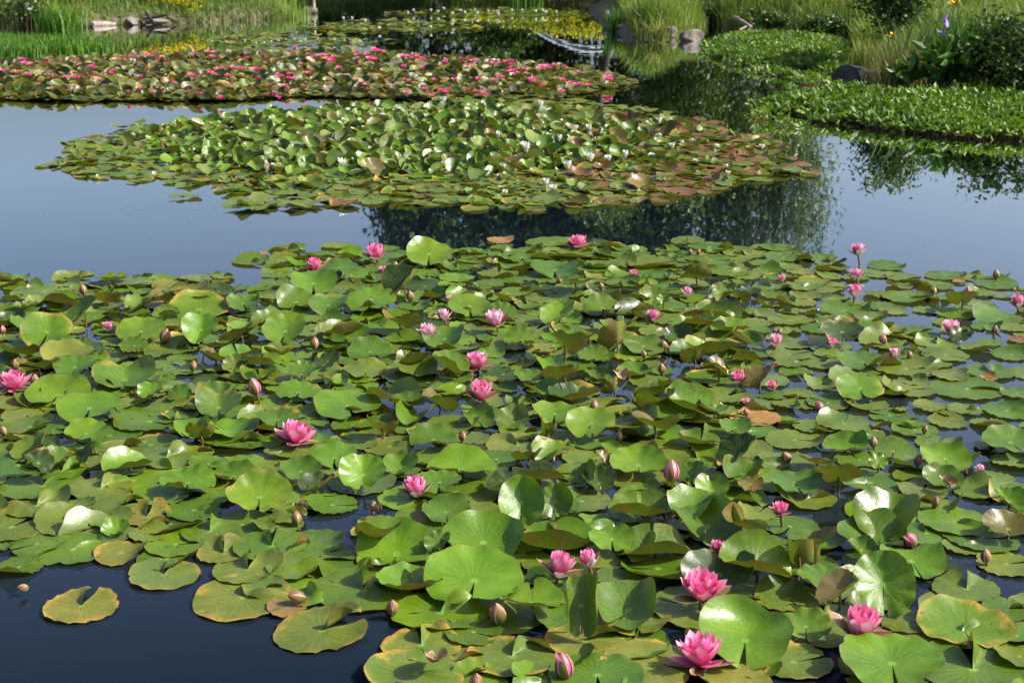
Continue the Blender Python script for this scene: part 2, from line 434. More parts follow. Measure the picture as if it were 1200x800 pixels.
def flat_leaf(x, y, Rr, spin, field, rings=5, seg=34, lift=0.0, lobe=0.0, wave=.003, tilt=0.0):
    V, F, uv, th, rh = disc(Rr, rings, seg, R(rnd.uniform(2.5, 8)))
    kk = rnd.choice((9, 11, 13, 16)); ph = rnd.uniform(0, 6.28)
    z = wave * (1 + np.sin(kk * th + ph)) * rh ** 5 * .8
    z += .0025 * np.sin(2 * th + ph) * rh ** 2 + .0025
    d = np.minimum(th, 2 * math.pi - th)
    side = np.where(th < math.pi, 1.0, .15) if rnd.random() < .5 else np.where(th >= math.pi, 1.0, .15)
    z += lobe * side * np.exp(-(d / R(17)) ** 2) * np.clip(np.sin(math.pi * np.clip(rh, 0, 1) ** .8) + .1 * rh, 0, 1)
    # pull a raised lobe over so that it stands as a flap
    V = rotz(V, spin)
    la = rnd.uniform(0, 6.28)
    s = (V[:, 0] * math.cos(la) + V[:, 1] * math.sin(la)) / Rr
    z += lift * np.clip(s - .25, 0, 1) ** 2 * 1.6
    z += tilt * Rr * (V[:, 1] / Rr + 1) * .5
    if rnd.random() < .35:
        a_ = rnd.uniform(0, 6.28); dd = np.abs((th - a_ + math.pi) % (2 * math.pi) - math.pi)
        z += Rr * rnd.uniform(.1, .35) * np.exp(-(dd / R(rnd.uniform(14, 32))) ** 2) * np.clip((rh - .6) / .4, 0, 1) ** 1.6
    f = field.drape(x, y, Rr)
    V[:, 2] = z + f(V[:, 0] + x, V[:, 1] + y)
    return V, F, uv
def raised_leaf(Rr, az, tilt, fold=0, bnd=0, bang=90, cup=0.0, rings=6, seg=36, spin=0, wave=.004):
    """az: where the top of the leaf looks, 0 = towards the camera, 90 = right; degrees"""
    V, F, uv, th, rh = disc(Rr, rings, seg, R(rnd.uniform(2, 6)))
    z = cup * Rr * rh ** 2
    ph = rnd.uniform(0, 6.28)
    z += Rr * (.09 * np.sin(2 * th + ph) + .05 * np.sin(3 * th + ph * 2)) * rh ** 2 + wave * np.sin(rnd.choice((7, 9, 11)) * th + ph) * rh ** 4
    for _ in range(rnd.choice((0, 1, 1, 2))):
        a_ = rnd.uniform(0, 6.28); wd = R(rnd.uniform(18, 50)); dd = np.abs((th - a_ + math.pi) % (2 * math.pi) - math.pi)
        z += Rr * rnd.uniform(-.25, .45) * np.exp(-(dd / wd) ** 2) * np.clip((rh - .55) / .45, 0, 1) ** 2
    x = V[:, 0]
    f = R(fold); sm = np.sqrt(x * x + (.08 * Rr) ** 2) - .08 * Rr
    z += sm * math.sin(f); V[:, 0] = x * (1 - (1 - math.cos(f)) * np.clip(np.abs(x) / (.3 * Rr), 0, 1))
    V[:, 2] = z
    if bnd: V = bend(V, bnd / Rr, R(bang))
    V = rotz(V, R(spin)); V = rotx(V, R(tilt)); V = rotz(V, R(az))
    return V, F, uv

PADS = []      # every near leaf: dict(kind flat/raised, px, py, w, tone, V, F, uv, loc, age)
FN = Field(-5.2, 5.2, 2.3, 9.2, .015)
def add_flat(px, py, w, tone, age=None, spin=None, lobe=None, lift=None, hero=True, **kw):
    p = at(px, py, .006); Rr = w / ppm(p.y) / 2
    spin = rnd.uniform(0, 6.28) if spin is None else R(spin)
    age = .8 * rnd.random() ** 2 if age is None else age
    lobe = (rnd.choice((0, 0, .35, .6)) * Rr * rnd.uniform(.4, .8)) if lobe is None else lobe * Rr
    lift = rnd.choice((0, 0, .01, .02, .035)) if lift is None else lift
    V, F, uv = flat_leaf(p.x, p.y, Rr, spin, FN, 7 if w > 70 else 5, 44 if w > 70 else 32, lift=lift, lobe=lobe, **kw)
    PADS.append(dict(kind='flat', px=px, py=py, w=w, tone=tone, V=V, F=F, uv=uv, loc=(p.x, p.y, 0), age=age, form='flat', R=Rr))
def add_raised(px, py, w, az, tilt, fold=0, bnd=0, bang=90, tone='green', age=None, cup=.08, hero=True, spin=0, base=0.0):
    p = at(px, py, .05); Rr = w / ppm(p.y) / 2
    away = abs(((az + 180) % 360) - 180)
    tilt = tilt * (1 if away > 110 else (.66 if away > 45 else .42)) if (px, py) not in ((1035, 681), (611, 584), (651, 584), (681, 706), (936, 648), (951, 650)) else tilt * .86
    V, F, uv = raised_leaf(Rr, az, tilt, fold, bnd, bang, cup, 8 if w > 60 else 6, 48 if w > 60 else 36, spin)
    h0 = FN.h(p.x, p.y) * .7 + .004 + (base if not hero else rnd.uniform(.0, .025))
    mid = .5 * (V[:, 2].min() + V[:, 2].max())
    zc = h0 - V[:, 2].min()                        # height of the petiole joint above the water
    p = at(px, py, zc + mid)
    # centre the silhouette on the pixel
    age = rnd.random() ** 2 * .7 if age is None else age
    form = 'folded' if fold > 22 else ('curled' if abs(bnd) > .8 else ('upright' if tilt > 30 else 'tilted'))
    if abs(((az + 180) % 360) - 180) > 120 and tilt > 15: form = 'backturned'
    PADS.append(dict(kind='raised', px=px, py=py, w=w, tone=tone, V=V, F=F, uv=uv, loc=(p.x, p.y, zc), age=age, form=form, R=Rr))

# leaves read from the photograph: (x, y, width, look azimuth, tilt, fold, bend, bend angle, tone)
RAISED = [
 (55,385,62,0,62,12,0,0,'bright'),(98,362,44,-60,62,8,.5,0,'green'),(233,356,70,5,38,4,.2,90,'bright'),(285,352,38,20,30,6,0,0,'green'),
 (235,383,48,0,66,26,0,0,'bright'),(165,384,58,5,32,8,0,0,'bright'),(80,414,62,10,42,0,.3,0,'yellow'),(157,403,32,0,46,0,.3,90,'green'),
 (44,428,52,180,22,0,.6,0,'bronze'),(88,428,50,0,34,12,0,0,'green'),(110,419,38,0,24,4,0,0,'bright'),(146,434,76,10,22,20,0,0,'green'),
 (67,456,74,0,26,0,.3,90,'bright'),(20,410,50,170,20,6,.5,0,'dark'),(367,329,58,8,42,4,.3,0,'bright'),(347,346,46,5,46,0,.4,90,'green'),
 (385,356,46,-5,40,6,.3,0,'green'),(334,384,54,-6,58,12,.3,90,'bright'),(435,350,62,0,34,2,0,0,'bright'),(428,322,58,0,12,5,0,0,'green'),
 (473,330,50,-58,60,14,.5,0,'dark'),(503,293,56,0,44,0,.25,90,'bright'),(398,311,46,5,16,0,0,0,'green'),(550,357,52,6,44,2,.3,90,'bright'),
 (588,362,36,0,36,0,.3,90,'green'),(468,377,48,160,30,10,.8,0,'bronze'),(405,389,58,10,24,8,.5,90,'green'),(434,407,52,5,38,0,.5,90,'green'),
 (392,400,32,0,36,0,.4,90,'green'),(384,421,34,-35,60,14,0,0,'dark'),(355,432,34,0,26,4,0,0,'green'),(350,456,54,0,14,4,0,0,'bright'),
 (427,430,54,10,16,0,0,0,'olive'),(521,393,50,-15,52,12,.4,0,'green'),(487,427,52,0,20,6,0,0,'olive'),(526,422,48,60,38,6,.6,0,'green'),
 (655,366,42,-45,64,16,.4,0,'bright'),(816,318,38,175,34,0,.7,90,'bronze'),(650,314,58,0,16,6,0,0,'green'),(674,330,46,165,20,0,.7,0,'dark'),
 (706,356,46,5,22,4,.5,90,'green'),(754,403,48,8,34,2,0,0,'olive'),(695,413,38,5,38,0,.5,90,'green'),(777,350,16,-10,74,20,0,0,'bright'),
 (611,392,42,5,46,0,.5,90,'green'),(661,401,50,150,42,16,.8,0,'bronze'),(874,416,32,170,36,0,.6,90,'dark'),(842,429,30,80,62,0,.9,0,'bronze'),
 (890,440,40,-60,54,0,.9,0,'bronze'),(987,388,48,-5,44,4,.25,0,'dark'),(1012,416,60,0,8,4,0,0,'green'),(1126,391,26,-30,56,14,0,0,'dark'),
 (1128,350,40,176,40,0,.6,0,'dark'),(1008,452,56,0,48,8,0,0,'bright'),(105,476,76,5,18,4,0,0,'bright'),(101,503,52,-25,36,0,.4,0,'bright'),
 (97,530,36,-50,62,10,.5,90,'dark'),(44,541,36,60,52,20,.5,0,'dark'),(68,535,44,-30,30,12,.5,0,'green'),(176,456,32,0,46,0,.4,0,'bright'),
 (209,459,32,0,46,0,.6,90,'green'),(256,465,62,10,26,26,0,0,'green'),(234,506,36,180,48,12,0,0,'pale'),(220,560,64,6,16,0,.3,90,'bright'),
 (274,551,52,0,22,0,.6,90,'green'),(304,572,76,4,26,4,.3,0,'bright'),(136,616,36,-20,30,20,.9,90,'bright'),(408,471,82,15,15,4,0,0,'bright'),
 (324,485,56,8,14,14,0,0,'green'),(447,500,44,170,36,6,.8,0,'brown'),(425,551,62,0,62,22,0,0,'bright'),(392,532,58,5,22,0,.3,90,'bright'),
 (372,562,44,-30,34,18,.6,0,'dark'),(352,548,50,10,30,0,.6,0,'green'),(508,510,56,0,18,0,.5,90,'green'),(540,540,80,0,6,4,.6,90,'bright'),
 (560,485,42,20,34,0,.9,0,'green'),(515,563,52,0,20,6,0,0,'green'),(523,594,60,5,28,4,.3,90,'green'),(611,584,62,-2,62,28,.2,90,'bright'),
 (651,584,42,0,66,24,0,0,'green'),(566,627,96,6,44,6,.2,0,'bright'),(464,635,98,-4,34,6,.75,90,'bright'),(514,634,34,-35,58,26,0,0,'green'),
 (652,624,98,180,6,0,1.25,82,'bright'),(717,628,54,0,32,4,.2,0,'bright'),(766,634,90,180,4,0,1.1,98,'green'),(556,673,118,-6,26,3,.15,90,'bright'),
 (624,700,78,180,2,0,.9,80,'bright'),(737,700,92,-35,40,6,1.25,35,'green'),(681,706,74,0,66,0,2.1,0,'green'),(887,653,92,60,24,0,1.25,30,'bright'),
 (843,667,86,-20,46,6,.4,0,'dark'),(874,739,112,-12,24,12,0,0,'bright'),(1035,681,78,0,62,20,0,0,'bright'),(966,676,64,5,18,4,0,0,'green'),  # first leaf: the shade it stands in is put into its dark tone
 (945,729,62,-10,24,6,.2,0,'bright'),(1022,617,78,0,34,5,.6,90,'green'),(1069,652,78,5,22,2,.3,0,'bright'),(1131,727,112,-6,14,0,.3,0,'bright'),
 (1046,771,120,-8,10,8,0,0,'bright'),(829,607,92,-20,40,0,1.35,40,'green'),(868,612,62,110,50,0,1.5,20,'bronze'),(936,648,56,160,66,6,1.9,0,'brown'),
 (951,650,40,170,70,0,2.0,0,'brown'),(834,568,44,0,52,28,0,0,'bright'),(752,590,80,180,4,8,1.25,75,'green'),(1108,533,62,-6,34,0,.4,0,'bright'),
 (1029,539,24,0,74,6,0,0,'bright'),(983,555,54,168,44,0,.5,0,'bronze'),(957,538,52,150,24,0,.7,0,'bronze'),(1105,556,48,6,34,6,.3,90,'green'),
 (1183,583,44,30,52,20,.6,0,'bright'),(640,501,34,150,52,0,1.8,20,'brown'),(693,494,58,-20,44,6,.3,0,'bright'),(767,496,66,165,26,4,.8,0,'bronze'),
 (650,483,52,-5,30,4,.2,0,'bright'),(748,538,70,0,26,4,.4,90,'bright'),(686,552,40,-60,60,14,.6,90,'green'),(811,551,34,-50,56,18,0,0,'green'),
 (879,565,32,0,40,0,.5,0,'bronze'),(790,480,52,0,24,0,.6,90,'green'),(862,497,38,-10,36,10,0,0,'green'),(1185,515,70,10,18,0,.3,0,'green'),
 (706,536,24,60,66,10,.6,0,'bronze'),(812,588,60,-30,40,12,.5,0,'bright'),(932,560,62,5,14,0,.2,0,'green'),(702,560,46,10,30,20,.5,0,'dark'),
 (984,690,52,-70,50,10,1.2,0,'brown'),(1182,612,60,-5,36,14,.9,90,'bronze'),(1010,640,40,20,44,0,1.2,0,'green'),
]
FLAT = [  # x, y, width, tone, age, slit direction in degrees (0 = towards the camera), flap
 (95,709,90,'yellow',.8,170,.25),(192,673,83,'grey',.6,175,.2),(86,644,88,'green',.1,140,.15),(142,648,66,'yellow',.8,120,.1),(206,638,72,'bright',.0,100,0),
 (22,664,58,'green',.1,120,.2),(2,641,26,'green',.2,0,0),(14,617,92,'olive',.6,150,0),(80,612,80,'olive',.4,165,.35),(43,592,82,'olive',.3,175,.4),
 (50,569,96,'green',.3,180,.3),(118,573,74,'olive',.2,175,.45),(142,593,66,'olive',.5,120,.4),(172,606,60,'yellow',.6,180,.3),(246,623,70,'green',.3,185,.5),
 (227,598,70,'green',.2,100,.2),(262,648,60,'yellow',.6,190,.45),(285,699,122,'yellow',.7,100,.2),(375,657,92,'green',.5,80,.1),(290,667,84,'olive',.3,175,.5),
 (318,640,88,'green',.1,185,.3),(325,616,60,'olive',.3,0,0),(377,738,112,'olive',.6,110,.5),(425,692,116,'green',.2,165,.55),(516,719,110,'bright',.1,120,.5),
 (494,755,92,'yellow',.9,190,.4),(488,790,118,'olive',1.,90,.1),(600,770,108,'olive',.95,170,.3),(686,752,96,'yellow',.75,100,.4),(760,780,120,'yellow',.9,60,.1),
 (555,742,70,'green',.4,60,0),(700,793,110,'green',.2,0,0),(745,728,84,'olive',.7,0,0),(930,775,92,'olive',.9,110,0),(1140,783,135,'green',.3,178,.6),
 (1195,770,60,'olive',.3,90,0),(860,800,90,'yellow',.6,0,0),(1180,660,72,'olive',.2,100,0),(1133,690,78,'olive',.2,170,.3),(1085,625,70,'green',.2,175,.2),
 (1128,640,48,'olive',.3,120,.3),(1180,715,60,'green',.2,90,.3),(1150,630,90,'green',.1,90,0),(1120,612,90,'bright',.1,60,.2),(1192,745,60,'green',.3,90,0),
 (345,668,66,'olive',.3,90,.2),(310,690,55,'olive',.5,90,.2),(35,500,62,'olive',.4,100,.3),(62,505,34,'green',.2,90,0),(142,527,60,'olive',.6,90,.5),
 (176,494,84,'green',.2,60,0),(195,536,76,'olive',.2,150,.5),(150,551,50,'olive',.5,90,0),(190,580,70,'bright',.1,90,0),(22,546,84,'green',.2,60,0),
 (280,520,62,'green',.1,100,.5),(135,460,54,'green',.3,90,0),(12,470,70,'olive',.4,90,0),(20,515,30,'olive',.2,90,0),(245,545,50,'green',.3,90,.2),
 (130,612,54,'olive',.4,90,0),(93,594,40,'olive',.4,90,0),(175,627,50,'olive',.3,90,0),(340,608,44,'olive',.3,90,.4),(345,591,70,'bright',.2,40,.1),
 (390,592,60,'green',.2,100,0),(555,603,72,'olive',.3,100,0),(470,553,46,'green',.2,90,0),(440,612,42,'yellow',.9,30,0),
 (12,332,36,'olive',.2,90,0),(52,342,76,'grey',.1,90,0),(22,363,60,'green',.1,80,.2),(80,327,36,'olive',.3,90,0),(90,322,40,'yellow',.4,90,.3),
 (126,334,50,'grey',.2,20,.4),(160,332,50,'grey',.1,90,0),(133,354,62,'grey',.2,60,.2),(176,344,48,'olive',.4,90,0),(200,337,44,'yellow',.4,0,0),
 (232,328,48,'grey',.2,60,0),(262,325,28,'olive',.2,90,.4),(12,380,40,'olive',.3,90,0),(294,306,44,'olive',.2,60,.3),(337,291,44,'olive',.2,60,.4),
 (397,288,42,'olive',.2,90,0),(377,300,52,'green',.1,90,.1),(328,320,46,'olive',.2,90,.1),(180,358,34,'orange',.2,90,0),(305,297,20,'orange',.3,0,0),
 (587,281,34,'orange',.4,90,0),(588,290,30,'olive',.3,90,0),(648,284,64,'olive',.3,60,0),(725,297,57,'green',.1,90,0),(665,299,62,'olive',.2,90,0),
 (612,302,64,'green',.2,0,0),(805,282,40,'olive',.2,0,.3),(832,289,52,'green',.2,90,0),(765,309,62,'olive',.3,90,0),(833,306,56,'green',.2,90,0),
 (855,318,52,'green',.2,90,0),(895,290,32,'olive',.2,90,0),(553,306,34,'green',.3,90,0),(640,313,40,'green',.2,90,0),(705,311,44,'green',.2,90,0),
 (910,290,42,'green',.2,90,0),(918,302,44,'green',.1,90,0),(961,302,42,'green',.1,90,0),(1039,312,46,'green',.1,90,0),(984,314,24,'olive',.2,90,0),
 (1060,325,43,'olive',.1,90,0),(1108,323,48,'green',.1,90,0),(1168,332,54,'green',.1,70,0),(1096,334,44,'green',.2,90,0),(1064,348,64,'green',.1,60,.1),
 (1047,364,35,'olive',.3,90,0),(1054,335,32,'olive',.4,90,0),(1022,372,42,'olive',.1,90,0),(1120,367,50,'green',.1,90,0),(1085,363,30,'olive',.2,90,0),
 (1171,373,62,'green',.1,90,0),(1026,382,42,'green',.1,90,0),(1077,389,50,'green',.2,90,.2),(1055,394,32,'olive',.2,90,0),(1098,403,50,'olive',.2,170,.3),
 (1108,416,56,'olive',.3,60,0),(1160,401,34,'green',.2,90,0),(1186,415,50,'green',.1,90,0),(1160,436,56,'green',.1,175,.4),(1134,455,88,'green',.1,80,.1),
 (1192,461,40,'green',.1,90,0),(1062,432,74,'olive',.2,90,0),(1115,440,46,'olive',.2,90,0),(1065,456,62,'olive',.3,90,0),(1063,494,44,'green',.1,90,.2),
 (1110,494,46,'olive',.1,90,0),(1090,476,40,'olive',.2,90,0),(1131,480,42,'olive',.4,90,.4),(1180,481,60,'green',.1,90,.2),(1145,408,40,'olive',.3,90,0),
 (1150,344,30,'olive',.2,90,0),(1190,385,34,'olive',.3,90,0),(1195,398,30,'red',.5,90,0),(1056,481,20,'yellow',.3,90,0),(1032,499,24,'green',.2,90,0),
 (1158,443,22,'orange',.5,90,0),(1124,330,16,'orange',.3,90,0),(1177,508,40,'green',.2,90,0),(337,712,50,'orange',.6,90,0),
]
NEAR = [(-60,322),(0,324),(60,330),(130,321),(200,325),(255,321),(275,332),(310,335),(330,300),(420,292),(480,288),(540,296),(600,288),(640,278),(700,284),(760,294),(830,286),(900,290),
        (975,305),(1010,330),(1040,350),(1065,400),(1080,440),(1050,480),(1110,510),(1200,515),(1300,520),(1300,860),(430,860),(440,790),(455,735),(430,715),(360,690),(300,700),(240,690),(160,660),(110,655),
        (60,650),(20,640),(-60,650)]
LOOSE = [(1005,318),(1060,318),(1210,325),(1290,330),(1290,525),(1050,490),(1070,440),(1040,370)]
HOLES = [(395,612,46,30),(487,549,24,9),(130,528,0,0),(1075,510,26,5),(445,402,14,5),(735,415,0,0),(835,325,30,5),(945,362,14,5),(735,340,14,4),(712,303,20,4),(490,555,0,0),(300,560,0,0),(40,650,0,0),
         (125,545,34,8),(118,590,0,0),(452,505,12,6),(150,418,12,3),(205,392,12,5),(660,395,0,0),(1015,452,0,0),(1120,600,0,0),(780,428,26,5),(1148,655,18,6),(885,315,20,4),(960,512,24,4),
         (500,285,18,6),(410,330,18,4),(1000,740,14,8),(350,700,18,10),(970,760,24,8),(100,395,16,5)]
def in_hole(px, py):
    return any(a and ((px - x) / a) ** 2 + ((py - y) / b) ** 2 < 1 for x, y, a, b in HOLES)
# ------------------------------------------------------------------ flowers and buds of the near patch
# x, y, width, opening (1 wide, 0 closed), label, short name used in the leaf labels (or None)
FLOWERS = [
 (823,766,68,1.0,'wide open pink water lily with yellow stamens showing, lowest bloom in view','the lowest open flower'),
 (821,689,60,.85,'large pink water lily directly above the lowest open bloom','the second lowest flower'),
 (1004,733,58,.6,'deep pink water lily half open behind the rim of a tilted lily pad','the flower over a tilted pad'),
 (653,665,44,.55,'pink water lily cup touching a striped half-open bud beside it','the flower paired with a bud'),
 (489,573,36,.5,'pink water lily cup standing alone by the dark gap of open water','the flower by the dark gap'),
 (345,509,46,.95,'wide open pink water lily alone on flat pads above the dark gap','the large lone open flower'),
 (17,447,40,1.0,'open bright pink water lily cut by the side edge of the photo','the edge-cut flower'),
 (563,460,34,.5,'lower of two pink water lilies stacked in the middle of the patch','the lower middle flower'),
 (559,425,36,.85,'upper of two pink water lilies stacked in the middle of the patch','the upper middle flower'),
 (582,376,29,.6,'pale pink water lily cup beyond the two stacked middle flowers','the pale pink cup'),
 (501,390,24,.45,'round pale pink water lily with a drooping outer petal','the round pale flower'),
 (521,371,17,.25,'small half-open pink water lily just behind the round pale flower','the half-open pink bloom'),
 (528,353,16,.6,'small pink water lily peeping over the glossy pale leaf','the peeping pink flower'),
 (441,297,28,.6,'pink water lily with a pointed sepal at the far rim beside open water','the far rim flower'),
 (450,318,14,.5,'small pink water lily low in the water below the far rim flower',None),
 (367,312,24,.6,'pink water lily flush behind a broad bright leaf at the far rim','the flower behind a broad leaf'),
 (678,284,27,.95,'open pink water lily on a round pad against the dark tree reflection','the flower against dark water'),
 (741,322,12,.25,'small pink and white bud upright beyond the middle of the patch','the upright pink bud'),
 (765,371,20,.55,'bright pink water lily low over flat pads past the middle','the low bright flower'),
 (804,344,15,.3,'rosy half-open bud beside an upright pale leaf flap','the rosy half-open bud'),
 (1006,294,20,.45,'pink water lily held over open water with its reflection beneath','the mirrored flower'),
 (1004,322,17,.5,'middle one of three pink water lilies in a column by open water','the middle of three flowers'),
 (1001,342,20,.45,'lowest of three pink water lilies in a column, on a visible stem','the flower on a visible stem'),
 (917,327,12,.4,'small pink water lily low in the water near the willow reflection','the tiny low flower'),
 (971,379,11,.5,'tiny pink bloom hidden behind a dark upright pad','the tiny hidden bloom'),
 (908,401,20,.4,'pale streaked half-open water lily with a small bud behind it','the pale streaked flower'),
 (975,403,15,.3,'striped pink and white bud in front of a dark upright pad','the striped bud'),
 (1038,396,12,.1,'slender purple bud leaning in open water','the slender purple bud'),
 (1049,415,15,.35,'pink-tipped half-open bud beside a tiny pale bud','the pink-tipped bud'),
 (1067,416,9,.05,'tiny pale pink bud beside the pink-tipped bud in open water',None),
 (1114,384,27,.9,'open light pink water lily behind a dark upright leaf in open water','the flower behind a dark leaf'),
 (1135,341,12,.2,'pale bud resting on a dark bowl-shaped leaf','the bud on a dark bowl leaf'),
 (1168,321,10,.02,'small brown bud alone in the water behind a round pad','the small lone bud'),
 (1094,340,10,.05,'drooping brown bud between floating pads near the bowl-shaped leaf',None),
 (1165,385,9,.02,'little brown bud beside the edge of a green pad, below the large purple bloom',None),
 (1193,355,20,.3,'large purple-pink half-open water lily cut by the edge of the photo','the purple half-open flower'),
 (867,443,21,.4,'pink cup-shaped water lily cradled in a curled bronze leaf','the cradled pink cup'),
 (906,453,15,.25,'cream and pink bud beside the flower in the curled bronze leaf','the cream and pink bud'),
 (875,472,14,.5,'small lilac-pink bloom in front of the cradled cup','the lilac bloom'),
 (963,476,14,.2,'white and rose bud leaning in front of the round upright bright pad','the white and rose bud'),
 (1083,502,9,.0,'greenish closed bud by the violet stain of open water','the greenish closed bud'),
 (787,552,24,.2,'magenta-tipped bud standing dark in a gap between tilted leaves','the magenta-tipped bud'),
 (778,598,12,.1,'dark rose bud in shade under a big dark leaf',None),
 (915,597,25,.7,'pink water lily half hidden behind a folded leaf','the half hidden flower'),
 (840,641,22,.7,'pink petal tips just showing above a dark leaf','the petal tips over a dark leaf'),
 (1069,627,22,.15,'leaning dark bud with one lilac petal, in a gap of water','the leaning dark bud'),
 (1096,587,13,.0,'wilted tan bud hanging over a pad','the wilted tan bud'),
 (1075,539,13,.15,'pink striped bud against a gap between flat pads','the striped pink bud'),
 (1131,548,12,.5,'pink bloom tip beside a dark folded leaf','the pink bloom tip'),
 (1149,550,13,.5,'pale pink bloom on the sunny side of a dark folded leaf',None),
 (691,658,28,.25,'fat striped bud touching the open pink cup beside it','the fat striped bud'),
 (585,717,26,.0,'large closed brown bud standing upright beside a bright pad','the large brown bud'),
 (459,710,19,.03,'pinkish brown bud sitting in the dark water between two pads','the pinkish brown bud'),
 (664,779,30,.12,'brown bud with one lilac petal breaking out, near the bottom edge','the bud with a lilac petal'),
 (557,797,22,.0,'top of a brown bud just cut by the bottom edge of the photo',None),
 (300,452,20,.15,'upright pale pink and olive bud on a reddish stem','the pale upright bud'),
 (192,393,17,.05,'cream and tan bud beside a bright broad leaf','the cream and tan bud'),
 (127,384,16,.5,'deep pink bloom tucked against a broad bright leaf','the tucked deep pink bloom'),
 (3,386,9,.2,'sliver of a pale pink bud at the very edge of the photo',None),
 (98,339,12,.0,'copper brown bud at the far rim near open water','the copper brown bud'),
 (368,402,14,.0,'dark olive bud under a glossy leaf',None),
 (177,421,11,.1,'small white and rose bud low among green leaves',None),
 (225,428,12,.0,'narrow tan bud between folded leaves',None),
 (17,426,13,.0,'pale closed bud above the flower cut by the edge',None),
 (39,444,13,.0,'grey-green closed bud touching the flower cut by the edge',None),
 (5,504,12,.0,'round brown bud at the edge beside small pads',None),
 (357,695,20,.02,'peach and white bud floating at the edge of the dark water','the peach floating bud'),
 (33,686,12,.0,'small cream bud floating alone in dark open water','the cream floating bud'),
 (348,607,16,.08,'pair-ended pale bud at the corner of the dark gap','the pale bud at the gap'),
 (436,592,12,.0,'tiny tan bud sunk in the dark gap',None),
 (461,313,14,.0,'tan closed bud standing beside the far rim flower',None),
 (481,346,12,.0,'pinkish closed bud below a dark upright leaf',None),
 (779,404,11,.05,'pinkish tan bud above the muddy brown gap','the pinkish tan bud'),
 (755,415,9,.0,'small white bud over the muddy brown gap',None),
 (776,431,12,.05,'pale pink bud at the near side of the muddy brown gap',None),
 (697,476,14,.05,'rosy closed bud between a pad and an upright leaf flap','the rosy closed bud'),
 (655,328,9,.0,'mauve closed bud resting on a dark tilted leaf',None),
 (705,335,8,.0,'small tan bud beside a tiny pool of dark water',None),
 (809,295,7,.0,'first of two tan buds standing over the dark reflection',None),
 (818,295,7,.0,'second of two tan buds standing over the dark reflection',None),
 (913,388,8,.0,'small cream bud behind the pale streaked flower',None),
 (724,511,12,.05,'pale mauve bud in front of a bronze-rimmed leaf',None),
 (541,510,12,.0,'tan seed head beside a small puddle of brown water','the tan seed head'),
 (924,532,16,.0,'leaning greenish bud near two bronze leaves','the leaning greenish bud'),
 (1024,518,12,.0,'grey-green bud beside a bright upright leaf flap',None),
 (1156,651,16,.0,'round grey bud in a round pool between pads','the round grey bud'),
 (875,483,9,.0,'tan bud just below the lilac bloom',None),
]
def petal_mesh(name, L, Wd, curve, cup, mat, nu=4, nv=6, tip=1.0):
    """petal grows along +Z from the origin, faces -Y outside, cupped towards +Y (the flower's axis)"""
    V = []; U = []
    for j in range(nv + 1):
        t = j / nv
        w = Wd * 1.08 * (math.sin(math.pi * min(1, t * .80 + .12)) ** .8) * (1 - t ** 8 * .95) * .5
        for i in range(nu + 1):
            s = i / nu * 2 - 1
            x = w * s
            y = -L * curve * math.sin(t * 1.5) + cup * Wd * (s * s) * math.sin(math.pi * min(1, t + .15)) ** .5 * .8 + L * curve * .9 * t * t * 1.1
            V.append((x, y, L * t)); U.append((i / nu, t))
    F = []
    for j in range(nv):
        for i in range(nu):
            a = j * (nu + 1) + i
            F.append((a, a + 1, a + nu + 2, a + nu + 1))
    return mesh(name, V, np.array(F), mat, None, U)
def bud_sepal(L, nu=6, nv=8, half=52):
    V = []; U = []
    for j in range(nv + 1):
        t = j / nv; r = .39 * math.sin(math.pi * (t * .93 + .07)) ** .7 * (1 - .22 * t)
        for i in range(nu + 1):
            s = i / nu * 2 - 1; a = s * R(half) * (1 - .5 * t ** 3)
            V.append((r * math.sin(a) * L, -r * math.cos(a) * L, t * L)); U.append((i / nu, t))
    F = []
    for j in range(nv):
        for i in range(nu):
            a = j * (nu + 1) + i; F.append((a, a + nu + 1, a + nu + 2, a + 1))
    return mesh('sepal', V, np.array(F), M_SEPAL_BUD, None, U)
# petals for a flower of diameter 1; shared by every flower of the near patch
P_OUT = [petal_mesh('petal', .50, .25, .16, .28, M_PETAL_OUT), petal_mesh('petal', .48, .26, .20, .25, M_PETAL_OUT)]
P_MID = [petal_mesh('petal', .45, .22, .16, .32, M_PETAL), petal_mesh('petal', .46, .215, .20, .30, M_PETAL)]
P_IN = [petal_mesh('petal', .36, .15, .14, .32, M_PETAL), petal_mesh('petal', .34, .16, .12, .35, M_PETAL)]
P_PALE = [petal_mesh('petal', .49, .25, .18, .27, M_PALE), petal_mesh('petal', .45, .215, .18, .31, M_PALE)]
P_SEP = [petal_mesh('sepal', .50, .23, .12, .30, M_SEPAL), petal_mesh('sepal', .48, .24, .10, .32, M_SEPAL)]
B_SEP = [bud_sepal(1.0), bud_sepal(.97)]
B_SEPN = [bud_sepal(.98, half=34), bud_sepal(.95, half=30)]
def stamen_mesh():
    A = Acc()
    for k in range(30):
        a = k * 2.4; r0 = .02 + .05 * rnd.random(); h = rnd.uniform(.14, .2)
        p = [(r0 * math.cos(a), r0 * math.sin(a), .03), (r0 * 1.3 * math.cos(a), r0 * 1.3 * math.sin(a), h * .6), (r0 * .9 * math.cos(a), r0 * .9 * math.sin(a), h)]
        V, F = tube(p, [.007, .008, .004], 3); A.add(V, F)
    return A.build('stamens', M_STAMEN)
ME_STAMEN = stamen_mesh()
